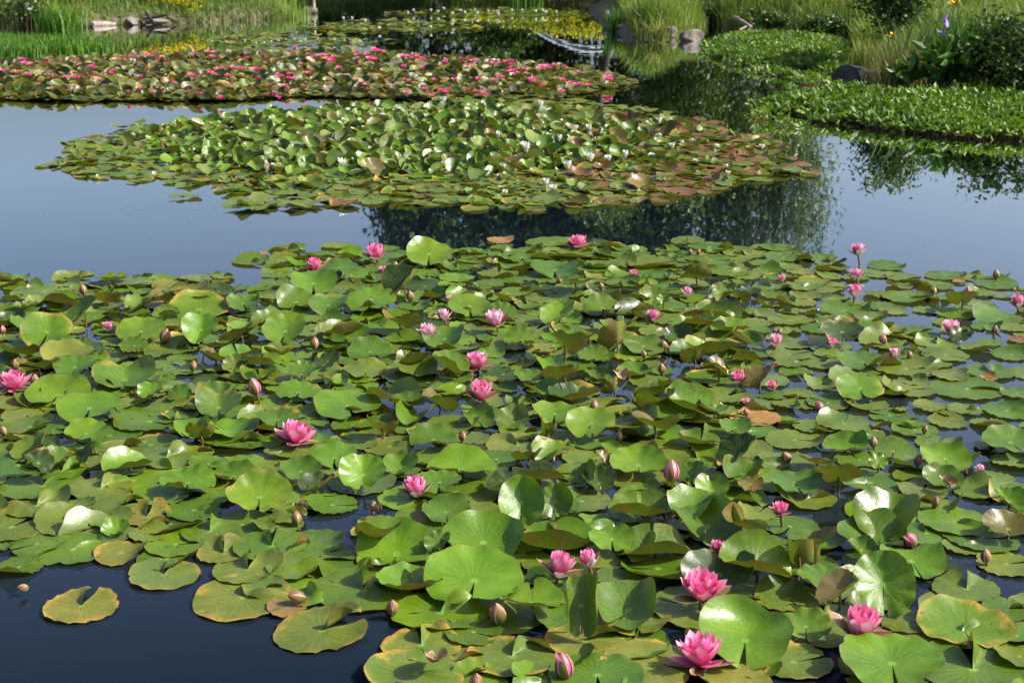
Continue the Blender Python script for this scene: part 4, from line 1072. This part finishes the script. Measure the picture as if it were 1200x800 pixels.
# far bank in the middle (seen mostly mirrored); tree shade put into the blade colours
x, y, d = band(60000, -5, 5, 24.5, 40, 6)
P = np.stack([x, y, ground_z(x, y)], 1)
grass_obj('shaded_grass', 'grass coloured dark for the shade under the trees on the far shore', [blades(P, .15, .4, .01, .025, hscale=np.where((x > .1) & (x < 3), .35, 1), cols=[(.05, .09, .02), (.07, .12, .025), (.04, .08, .015)], lean=.5, segs=2)])
# right bank
x, y, d = band(330000, 1.5, 12, 9, 34, 14)
px, py = proj(x, y, .3)
x, y, d, px = x[py > -60], y[py > -60], d[py > -60], px[py > -60]
hs = .5 + .7 * np.clip(np.sin(x * 1.9 + 1) * np.sin(y * 1.5) * .5 + .5, 0, 1)
P = np.stack([x, y, ground_z(x, y)], 1)
grass_obj('meadow_grass', 'long bright meadow grass rising behind the emergent plants', [blades(P, .14, .36, .009, .022, G1, .6, 2, hscale=hs)])
# short emergent grass in the water, left
pg = [w2(-150, 52), w2(0, 51), w2(60, 54), w2(130, 58), w2(128, 64), w2(60, 67), w2(0, 71), w2(-150, 76)]
x, y = scatter(pg, 9000)
P = np.stack([x, y, np.zeros(len(x))], 1)
grass_obj('water_grass', 'bright green grassy water plants standing just behind the pink lily patch', [blades(P, .10, .20, .012, .026, G2, .35, 2)])

# oval-leaved emergent plants (two beds on the right)
def bed(name, label, polypx, n, h):
    poly = [w2(*q) for q in polypx]
    x, y = scatter(poly, n); m = len(x)
    e = pdist(x, y, poly)
    rag = .10 + .14 * np.sin(x * 7.3 + y * 2.1) * np.sin(y * 6.1 - x * 3.3) + nr.normal(0, .06, m)
    k_ = e > rag; x, y, e = x[k_], y[k_], e[k_]; m = len(x)
    hh = nr.uniform(.4, 1, m) * h * np.clip(.30 + e * 1.6, 0, 1) * (1 + .35 * np.sin(x * 5.1) * np.sin(y * 4.3 + 1))
    A = Acc()
    st = blades(np.stack([x, y, np.zeros(m)], 1), .9, 1.0, .006, .010, [(.10, .09, .04), (.16, .09, .05), (.09, .12, .03)], .1, 1, hscale=hh)
    A.add(*st)
    for k in range(4):
        C = np.stack([x + nr.normal(0, .022, m), y + nr.normal(0, .022, m), hh * nr.uniform(.55, 1.0, m)], 1)
        A.add(*leafquads(C, .064, .030, [(.09, .18, .018), (.12, .21, .025), (.15, .24, .04), (.06, .13, .015)], up=.6))
    C = np.stack([x, y, hh * nr.uniform(.05, .5, m)], 1)
    A.add(*leafquads(C, .06, .025, [(.14, .10, .05), (.10, .12, .03), (.20, .11, .06)], up=.2))
    return tag(link(name, A.build(name, M_FOL, False)), label, 'water plants', kind='stuff')
bed('water_plants', 'dense bright oval-leaved water plants in front of the dark rock, reaching out of the photo', [(880,128),(930,118),(1000,113),(1100,117),(1200,121),(1420,128),(1420,192),(1300,182),(1200,167),(1120,163),(1040,154),(960,145),(900,138)], 10500, .16)
bed('water_plants', 'bed of leafy green water plants beyond the dark rock', [(815,56),(850,47),(900,44),(960,46),(1006,55),(1010,92),(970,88),(900,80),(840,72)], 7500, .13)
bed('water_plants', 'loose sparse stems and leaves in shallow water at the tip of the leafy bed', [(838,62),(900,80),(980,95),(985,112),(920,96),(850,78)], 500, .10)
bed('water_plants', 'thin scatter of stems reaching from the leafy bed towards the lily island', [(868,136),(900,120),(930,140),(960,156),(900,150)], 120, .16)

def tuft(px, py, label, n, h, spread, cols, w=(.01, .02), lean=.5, z=None, name='sedge_tuft', cat='sedge', mat=None, group=None):
    p = atg(px, py); gz = p.z if z is None else z
    P = np.stack([nr.normal(0, spread, n), nr.normal(0, spread * .6, n), np.full(n, -.02)], 1)
    V, F, T = blades(P, h * .5, h, w[0], w[1], cols, lean, 4)
    A = Acc(); A.add(V, F, T)
    o = link(name, A.build(name, M_GRASS, False), loc=(p.x, p.y, gz))
    return tag(o, label, cat, group)
tuft(757, 40, 'tall bright green sedge tuft standing in water at the foot of the tree', 200, .46, .08, G2 + [(.20, .26, .06)], (.012, .02), .5)
tuft(722, 34, 'green sedge tuft beside the tree trunk, behind the tall bright one', 120, .40, .07, G2, (.012, .02), .5)
tuft(770, 42, 'yellowing sedge blades drooping over the water beside the small rocks', 90, .35, .06, [(.32, .30, .08), (.2, .26, .06)], (.012, .02), .8)
tuft(70, 34, 'bright green sedge tuft drooping over the water near the first log', 320, .42, .14, G2, (.012, .022), .6)
tuft(335, 22, 'row of upright pale reeds ending the sunny bank', 110, .36, .18, [(.16, .26, .05), (.25, .32, .10)], (.012, .02), .25, name='reed_tuft', cat='reeds')
tuft(618, 6, 'green rushes on the far shore in front of the yellow flowers', 160, .5, .16, G2, (.012, .02), .35, name='rush_tuft', cat='rushes')
tuft(1022, 82, 'yellow-green sedge tuft growing beside the dark rock', 300, .40, .10, [(.22, .26, .05), (.16, .22, .04), (.28, .26, .08)], (.008, .014), .5)
tuft(1052, 98, 'straw-coloured dry grass clump between the dark rock and the shaded bank', 420, .52, .13, [(.30, .24, .12), (.24, .20, .09), (.16, .18, .05)], (.006, .012), .4, name='dry_grass_tuft', cat='dry grass')
tuft(1066, 84, 'few tall grey-green iris blades standing over the straw clump', 26, .8, .10, [(.10, .16, .07)], (.018, .028), .35, name='iris_tuft', cat='iris leaves')
tuft(1130, 66, 'dark green fine grass clump behind the large glossy leaves', 420, .55, .22, [(.04, .11, .02), (.05, .13, .025)], (.008, .014), .5)
tuft(1180, 78, 'brownish meadow tuft with white flower dots at the photo edge', 380, .50, .22, [(.13, .15, .05), (.18, .15, .08), (.09, .13, .03)], (.007, .012), .5)

def shrub(px, py, label, n, rx, ry, rz, L, Wd, cols, name='shrub', cat='shrub', up=.3, zc=.5, stemn=7):
    p = atg(px, py); gz = p.z
    root = empty(name, (p.x, p.y, gz)); tag(root, label, cat)
    k = max(6, n // 60)
    cl = nr.normal(size=(k, 3)); cl /= np.linalg.norm(cl, axis=1)[:, None]; cl *= nr.uniform(.35, .95, (k, 1)) * np.array([rx, ry, rz]); cl[:, 2] += rz * .95
    C = cl[nr.integers(0, k, n)] + nr.normal(size=(n, 3)) * np.array([rx, ry, rz]) * .17
    C = C[C[:, 2] > .02]
    A = Acc(); A.add(*leafquads(C, L, Wd, cols, up=up))
    tag(link('leaves', A.build('leaves', M_FOL, False), parent=root), kind='stuff')
    B = Acc()
    for i in range(stemn):
        q = cl[rnd.randrange(k)]
        B.add(*tube([(q[0] * .15, q[1] * .15, -.05), (q[0] * .5, q[1] * .5, q[2] * .55), tuple(q)], [.012, .008, .003], 5))
    link('stem', B.build('stem', M_BARK), parent=root)
    return root
DK = [(.035, .075, .015), (.05, .10, .02), (.03, .06, .012)]
shrub(1052, 46, 'rounded dark green bush on the bank, topped by the photo edge', 5200, .42, .4, .50, .05, .03, DK + [(.08, .15, .025)])
shrub(1096, 92, 'low plant with large glossy lance-shaped leaves in shade', 330, .45, .25, .22, .20, .06, [(.05, .14, .02), (.08, .18, .03), (.035, .09, .015)], name='broadleaf_plant', cat='plant', up=.55)
shrub(1178, 98, 'dark leafy undergrowth bush hanging over the water edge at the far right', 3600, .42, .3, .36, .05, .03, DK)
for sx, sy, rr, lb in ((830, 26, .5, 'low dark green bush beside the small rocks'), (900, 28, .45, 'low green bush on the bank above the grey driftwood'), (968, 34, .4, 'low bush on the bank between the driftwood and the dark rounded bush'), (1195, 104, .4, 'dark bush at the waterline, cut by the photo edge')):
    shrub(sx, sy, lb, 1500, rr * .7, rr * .4, rr * .28, .05, .03, DK + [(.08, .15, .03)] * 2)
shrub(35, 26, 'grey-green leafy bush with white flower heads on the sunny bank', 1500, .35, .3, .30, .05, .03, [(.10, .16, .05), (.14, .20, .07)])

# ---- rocks and wood
def rock(px, py, sx, sy, sz, label, mat, seed, name='rock', ang=.35, rot=0, sink=.25, z=None):
    import bmesh
    bm = bmesh.new(); bmesh.ops.create_icosphere(bm, subdivisions=3, radius=1)
    q = random.Random(seed); pl = [(Vector((q.gauss(0, 1), q.gauss(0, 1), q.gauss(0, 1))).normalized(), q.uniform(.55, .85)) for _ in range(11)]
    for v in bm.verts:
        for n, dd in pl:
            e = v.co.dot(n) - dd
            if e > 0: v.co -= n * e
        v.co += v.co.normalized() * .03 * math.sin(v.co.x * 9 + seed) * math.sin(v.co.y * 8) * ang * 3
    me = bpy.data.meshes.new(name); bm.to_mesh(me); bm.free(); me.materials.append(mat)
    p = atg(px, py); gz = p.z if z is None else z
    o = link(name, me, loc=(p.x, p.y, gz + sz * (1 - sink * 2))); o.scale = (sx, sy, sz); o.rotation_euler = (0, 0, rot)
    return tag(o, label, name if name != 'boulder' else 'rock')
rock(811, 48, .17, .12, .10, 'pale pinkish rock at the water edge, larger of the two by the sedge', M_ROCK, 3, rot=.3)
rock(787, 36, .10, .09, .08, 'small grey rock between the sedge and the larger pale rock', M_ROCK, 5)
rock(1006, 106, .26, .2, .17, 'black wet boulder at the waterline between the two leafy beds', M_DARKROCK, 8, 'boulder', sink=.2)
rock(97, 31, .10, .08, .07, 'small pointed rock at the end of the floating log', M_ROCK, 12)
rock(155, 27, .11, .09, .08, 'brown rock on the bank just beside the stacked driftwood', M_ROCK, 14)
rock(181, 25, .22, .10, .045, 'flat pale stone slab lying against the driftwood', M_ROCK, 21, 'stone_slab')
rock(184, 21, .10, .09, .07, 'dark pointed stone perched behind the pale slab', M_DARKROCK, 31)
rock(363, 16, .16, .10, .07, 'sunlit tan rock jutting from the dark water by the post', M_ROCK, 17)
rock(728, 33, .07, .06, .04, 'grey stones block at the foot of the sedge by the trunk', M_ROCK, 23)
rock(711, 24, .08, .08, .10, 'pinkish mottled stone leaning on the tree trunk', M_ROCK, 29)
def log(pts_px, rad, label, mat, name='log', z=.04, zs=None):
    P = []
    for i, q in enumerate(pts_px):
        p = atg(q[0], q[1]); P.append((p.x, p.y, p.z + (zs[i] if zs else z)))
    c = Vector(P[0]); Q = [tuple(Vector(a) - c) for a in P]
    # subdivide and roughen
    S_ = []; Rr = []
    for i in range(len(Q) - 1):
        for t in (0, .33, .66):
            S_.append(Vector(Q[i]).lerp(Vector(Q[i + 1]), t) + Vector((0, rnd.uniform(-.01, .01), rnd.uniform(-.008, .008)))); Rr.append(rad * rnd.uniform(.8, 1.1) * (1 - .5 * (i + t) / (len(Q))))
    S_.append(Vector(Q[-1])); Rr.append(rad * .35)
    V, F = tube(S_, Rr, 9)
    o = link(name, mesh(name, V, F, mat), loc=c)
    return tag(o, label, name.replace('_', ' '))
log([(108, 31), (136, 30)], .05, 'pale log floating along the foot of the sunny bank', M_LOG, z=.02)
log([(96, 30), (110, 30)], .05, 'dark stub of wood joining the small rock and the pale log', M_BARK, z=.03)
for i, (a, b, z0, z1, lb) in enumerate((((168, 27), (196, 24), .04, .10, 'topmost dark stick of the driftwood pile'), ((166, 30), (190, 28), .03, .02, 'lowest stick of the driftwood pile, in the water'), ((172, 25), (182, 30), .13, .01, 'short slanting stick of the driftwood pile'), ((196, 24), (208, 27), .06, .02, 'thin stick poking out past the pale slab'))):
    log([a, b], .028, lb, M_BARK, 'driftwood', zs=[z0, z1])
log([(860, 33), (872, 36), (882, 38)], .035, 'grey forked driftwood on the bank edge above the leafy bed', M_LOG, 'driftwood', zs=[.14, .10, .05])
log([(866, 38), (884, 36)], .02, 'thin grey stick lying under the forked driftwood', M_LOG, 'driftwood', zs=[.03, .09])
log([(368, 14), (368, 13.6)], .03, 'weathered post standing in the dark water behind the sunlit rock', M_LOG, 'post', zs=[-.1, .42])

# ---- yellow flowers, irises, white dots
def flower_drift(name, label, cx, cy, rx, ry, n, h0, h1, size, cols, cat):
    x = nr.uniform(cx - rx, cx + rx, n); y = nr.uniform(cy - ry, cy + ry, n); gz = ground_z(x, y)
    h = nr.uniform(h0, h1, n)
    A = Acc(); A.add(*blades(np.stack([x, y, gz], 1), .95, 1.0, .004, .007, [(.10, .17, .03)], .1, 1, hscale=h))
    for k in range(7):
        C = np.stack([x + nr.normal(0, .012, n), y + nr.normal(0, .012, n), gz + h * nr.uniform(.72, 1.0, n)], 1)
        A.add(*leafquads(C, size, size * .7, cols, up=.2))
    return tag(link(name, A.build(name, M_GRASS, False)), label, cat, kind='stuff')
p = at(165, 20)
flower_drift('yellow_flowers', 'bright yellow flower spikes on the sunny bank above the driftwood', -5.25, 22.4, .85, .3, 900, .12, .34, .026, [(.66, .50, .015), (.70, .56, .03), (.3, .32, .04)], 'flowers')
flower_drift('yellow_flowers', 'long drift of yellow flower spikes on the far shore, mirrored in dark water', 0.35, 26.3, 1.35, .35, 1300, .10, .30, .045, [(.50, .42, .02), (.55, .46, .03), (.22, .26, .03), (.12, .2, .02)], 'flowers')
def dotflower(px, py, z, size, col, label, name, cat, n=9):
    m = DOTM.get(col) or DOTM.setdefault(col, simple(name + ' petals', col, .5))
    hh = z * .62; z = hh
    for _ in range(30):
        p = at(px, py, z); gz = float(ground_z(p.x, p.y)); z = z * .6 + (gz + hh) * .4
    root = empty(name, (p.x, p.y, gz)); tag(root, label, cat)
    V, F = tube([(0, 0, 0), (.01, 0, (z - gz) * .6), (0, 0, z - gz)], [.004, .003, .002], 4)
    link('stem', mesh('stem', V, F, M_STEM), parent=root)
    C = nr.normal(0, size * .25, (n, 3)) + np.array([0, 0, z - gz])
    V, F, T = leafquads(C, size, size * .7, [(1, 1, 1)], up=.3)
    link('blossom', mesh('blossom', V, F, m, smooth=False), parent=root)
DOTM = {}
dotflower(1104, 36, .75, .06, (.28, .17, .62), 'violet iris bloom over the fine dark grass, lower one of the pair', 'iris', 'iris')
dotflower(1109, 30, .85, .06, (.30, .20, .66), 'violet iris bloom, upper one of the pair', 'iris', 'iris')
dotflower(1046, 44, .55, .05, (.80, .50, .01), 'single orange-yellow flower in front of the dark rounded bush', 'marigold', 'flower')
dotflower(1123, 1, .55, .05, (.80, .45, .01), 'orange-yellow flower at the top edge of the meadow', 'marigold', 'flower')
dotflower(1116, 3, .55, .04, (.80, .5, .02), 'smaller yellow flower touching the top edge of the meadow', 'marigold', 'flower')
for x_, y_, lb in ((1187, 50, 'white flower in the brownish tuft, first of a close pair'), (1195, 49, 'white flower in the brownish tuft, second of a close pair'), (1192, 72, 'white flower low in the brownish tuft'), (1199, 76, 'white flower low in the brownish tuft at the very edge'), (1157, 14, 'lone white flower high in the meadow')):
    dotflower(x_, y_, .42, .035, (.75, .74, .72), lb, 'white_flower', 'white flower', 7)
for x_, y_, lb in ((30, 4, 'upper white flower head on the sunny bank'), (35, 12, 'lower white flower head on the sunny bank')):
    dotflower(x_, y_, .42, .05, (.70, .72, .70), lb, 'white_flower', 'white flower', 9)

# ---- arched footbridge beyond the far shore (seen mirrored in the dark water)
def footbridge():
    Y = 29.2; x0, x1 = .35, 2.75; c = (x0 + x1) / 2; n = 14
    root = empty('arched_footbridge', (c, Y, 0)); tag(root, 'small pale arched footbridge at the far shore, seen as a curved reflection', 'footbridge')
    for yy in (-.45, .45):
        P = []
        for i in range(n + 1):
            u = i / n * 2 - 1; P.append((u * (x1 - x0) / 2, yy, .60 + .42 * (1 - u * u)))
        V, F = tube(P, [.030 if yy < 0 else .016] * (n + 1), 8); link('handrail', mesh('handrail', V, F, M_WHITEP), parent=root)
        for i in range(0, n + 1, 7):
            u = i / n * 2 - 1; h = .42 * (1 - u * u)
            V, F = tube([(u * (x1 - x0) / 2, yy, .05 + h * .7), (u * (x1 - x0) / 2, yy, .60 + h)], [.014, .014], 6)
            link('post', mesh('post', V, F, M_BARK), parent=root)
    pm = None
    for i in range(22):
        u = (i + .5) / 22 * 2 - 1; w = (x1 - x0) / 22 * .86
        if pm is None:
            v = [(-w / 2, -.5, 0), (w / 2, -.5, 0), (w / 2, .5, 0), (-w / 2, .5, 0), (-w / 2, -.5, .035), (w / 2, -.5, .035), (w / 2, .5, .035), (-w / 2, .5, .035)]
            pm = mesh('plank', v, [(0, 3, 2, 1), (4, 5, 6, 7), (0, 1, 5, 4), (1, 2, 6, 5), (2, 3, 7, 6), (3, 0, 4, 7)], M_BARK, smooth=False)
        o = link('plank', pm, parent=root, loc=(u * (x1 - x0) / 2, 0, .10 + .30 * (1 - u * u))); o.rotation_euler = (0, math.atan(.6 * u / ((x1 - x0) / 2)), 0)
footbridge()

# ---- trees on the far shore (their reflections fill the dark water)
def tree(x, y, h, rx, rz, label, cols, kind='tree', n=9000, L=.14, Wd=.08, trunk=.13, lean=0.0, low=.25, droop=False, name='tree'):
    gz = float(ground_z(x, y)); q = random.Random(int(x * 100) + 7)
    root = empty(name, (x, y, gz - .05)); tag(root, label, 'tree')
    top = (lean, 0, h * .62)
    V, F = tube([(0, 0, -.1), (lean * .2, .05, h * .2), (lean * .55, -.05, h * .42), top, (lean * 1.2, 0, h * .85)], [trunk * 1.25, trunk, trunk * .75, trunk * .45, trunk * .12], 10)
    link('trunk', mesh('trunk', V, F, M_BARK), parent=root)
    cz = h * (low + 1) / 2; K = 46; cl = []
    for i in range(K):
        v = Vector((q.gauss(0, 1), q.gauss(0, 1), q.gauss(0, 1))).normalized() * (q.uniform(.25, 1) ** .6)
        cl.append((lean + v.x * rx, v.y * rx * .8, cz + v.z * h * (1 - low) / 2))
    for i in range(9):
        c = cl[i * 5]
        s = q.uniform(.25, .6)
        b = (lean * s, 0, h * .62 * s + h * .1)
        V, F = tube([b, ((b[0] + c[0]) / 2, c[1] / 2, (b[2] + c[2]) / 2 + .1), c], [trunk * .4, trunk * .22, trunk * .06], 6)
        link('limb', mesh('limb', V, F, M_BARK), parent=root)
    cl = np.array(cl)
    ci = nr.integers(0, K, n); sc = np.array([rx, rx * .8, h * (1 - low) / 2]) * .19
    C = cl[ci] + nr.normal(size=(n, 3)) * sc
    if droop:
        # hanging strands
        m = n // 22; s0 = cl[nr.integers(0, K, m)] + nr.normal(size=(m, 3)) * sc * 1.2; ln = nr.uniform(.4, 1.5, m)
        t = nr.random((m, 22)); C = (s0[:, None, :] + np.stack([nr.normal(0, .04, (m, 22)), nr.normal(0, .04, (m, 22)), -t * ln[:, None]], 2)).reshape(-1, 3)
    C = C[C[:, 2] > .25]
    A = Acc(); A.add(*leafquads(C, L, Wd, cols, up=-.4 if droop else .1))
    tag(link('crown', A.build('crown', M_FOL, False), parent=root), kind='stuff')
    return root
GR = [(.055, .10, .018), (.075, .13, .025), (.04, .08, .015)]
GL = [(.09, .14, .04), (.12, .17, .055), (.07, .12, .03)]
tree(-1.55, 31.8, 6.4, 1.3, 0, low=.03, label= 'rounded broadleaf tree, first of the dark group mirrored past the open sky', cols=GR, n=24000)
tree(.3, 32.4, 7.6, 1.5, 0, low=.03, label= 'tall dark broadleaf tree in the middle of the mirrored group', cols=GR, n=34000)
tree(2.3, 32.0, 7.8, 1.5, 0, low=.03, label= 'tall dark tree behind the arched footbridge', cols=GR, n=34000)
tree(4.1, 31.5, 7.2, 1.3, 0, low=.05, label= 'grey-green tree next to the drooping willow', cols=GR + GL, n=13000)
tree(5.4, 30.8, 7.0, 1.0, 0, 'pale willow with drooping strands, last of the mirrored group', GL, n=14000, L=.12, Wd=.03, droop=True, low=.2, name='willow_tree')
tree(3.0, 27.6, 3.3, .95, 0, low=.02, label='low spreading alder on the shore above the small rocks, mirrored in green', cols=GR + GL, n=9000, L=.08, Wd=.05, trunk=.07)
tree(4.35, 26.5, 2.6, .8, 0, low=.02, label='rounded sapling beside the spreading alder, its top mirrored near the leafy bed', cols=GL, n=6500, L=.08, Wd=.04, trunk=.05)
# the trunk that shows behind the sedge
def bank_trunk():
    p = at(717, 14); gz = float(ground_z(p.x, p.y)); root = empty('alder_tree', (p.x, p.y, 0)); tag(root, 'dark leaning tree trunk with its crown above the photo, behind the sedge tuft', 'tree')
    V, F = tube([(0, 0, -.1), (-.04, .05, .5), (-.16, .1, 1.3), (-.2, .2, 2.4), (.1, .3, 3.4)], [.085, .07, .06, .05, .02], 10); link('trunk', mesh('trunk', V, F, M_BARK), parent=root)
    K = 24; cl = nr.normal(size=(K, 3)); cl /= np.linalg.norm(cl, axis=1)[:, None]; cl = cl * nr.uniform(.3, 1, (K, 1)) * np.array([.85, .8, .8]) + np.array([0, .5, 2.7])
    C = cl[nr.integers(0, K, 5000)] + nr.normal(size=(5000, 3)) * .16
    A = Acc(); A.add(*leafquads(C, .08, .05, GR + GL[:1], up=.1)); tag(link('crown', A.build('crown', M_FOL, False), parent=root), kind='stuff')
    for i in range(5):
        V, F = tube([(-.15, .15, 1.4 + i * .15), tuple((cl[i] + np.array([-.1, .1, 1.9])) / 2), tuple(cl[i])], [.045, .03, .01], 6); link('limb', mesh('limb', V, F, M_BARK), parent=root)
bank_trunk()
# shrubs that darken the far shore
for i, (x_, y_, rx_, lb) in enumerate(((-3.6, 32.3, .9, 'dark bush closing the far shore past the reeds'), (-2.6, 33.5, 1.0, 'dark bush behind the first tree of the mirrored group'), (-1.1, 30.6, .6, 'low dark bush at the waterline under the trees'), (-.2, 29.2, .7, 'dark bush beside the yellow flower drift'), (3.4, 30.4, .8, 'dark bush past the footbridge'), (4.9, 30.0, .7, 'dark bush under the willow'))):
    px_, py_ = proj(x_, y_, float(ground_z(x_, y_)))
    shrub(px_, py_, lb, 3200, rx_, rx_ * .6, rx_ * .6, .09, .05, GR)

# ---- small things on the pads
def withered(px, py, w, label, k):
    p = at(px, py, .02); D = w / ppm(p.y)
    V, F, uv = raised_leaf(D / 2, rnd.uniform(0, 360), 14, 20, 1.6, 30, .1, 4, 20, wave=.01)
    V[:, 2] += .03 - V[:, 2].min()
    tag(link('withered_leaf', mesh('withered_leaf', V, F, M_DEAD, None, uv), loc=(p.x, p.y, 0)), label, 'dead leaf')
withered(508, 782, 46, 'crumpled reddish brown dead leaf lying on a speckled pad at the bottom', 0)
withered(729, 446, 26, 'shrivelled tan leaf lying on flat pads near the brown gap', 1)
withered(352, 598, 16, 'tan shred of leaf at the corner of the dark gap', 2)
withered(440, 603, 20, 'yellow-brown leaf scrap in the dark gap', 3)
withered(1110, 572, 24, 'curled tan leaf scrap beside the wilted bud', 4)

# specks of seed and leaf litter on the open water
x = nr.uniform(-3.2, 3.6, 260); y = nr.uniform(2.8, 12.5, 260)
V, F, T = leafquads(np.stack([x, y, np.full(260, .004)], 1), .011, .007, [(.22, .19, .12), (.12, .10, .06), (.30, .28, .20)]); V[:, 2] = .003 + (V[:, 2] - .004) * .15
A = Acc(); A.add(V, F, T)
tag(link('floating_debris', A.build('floating_debris', M_GRASS, False)), 'tiny specks of seed and leaf litter on the water', 'debris', kind='stuff')
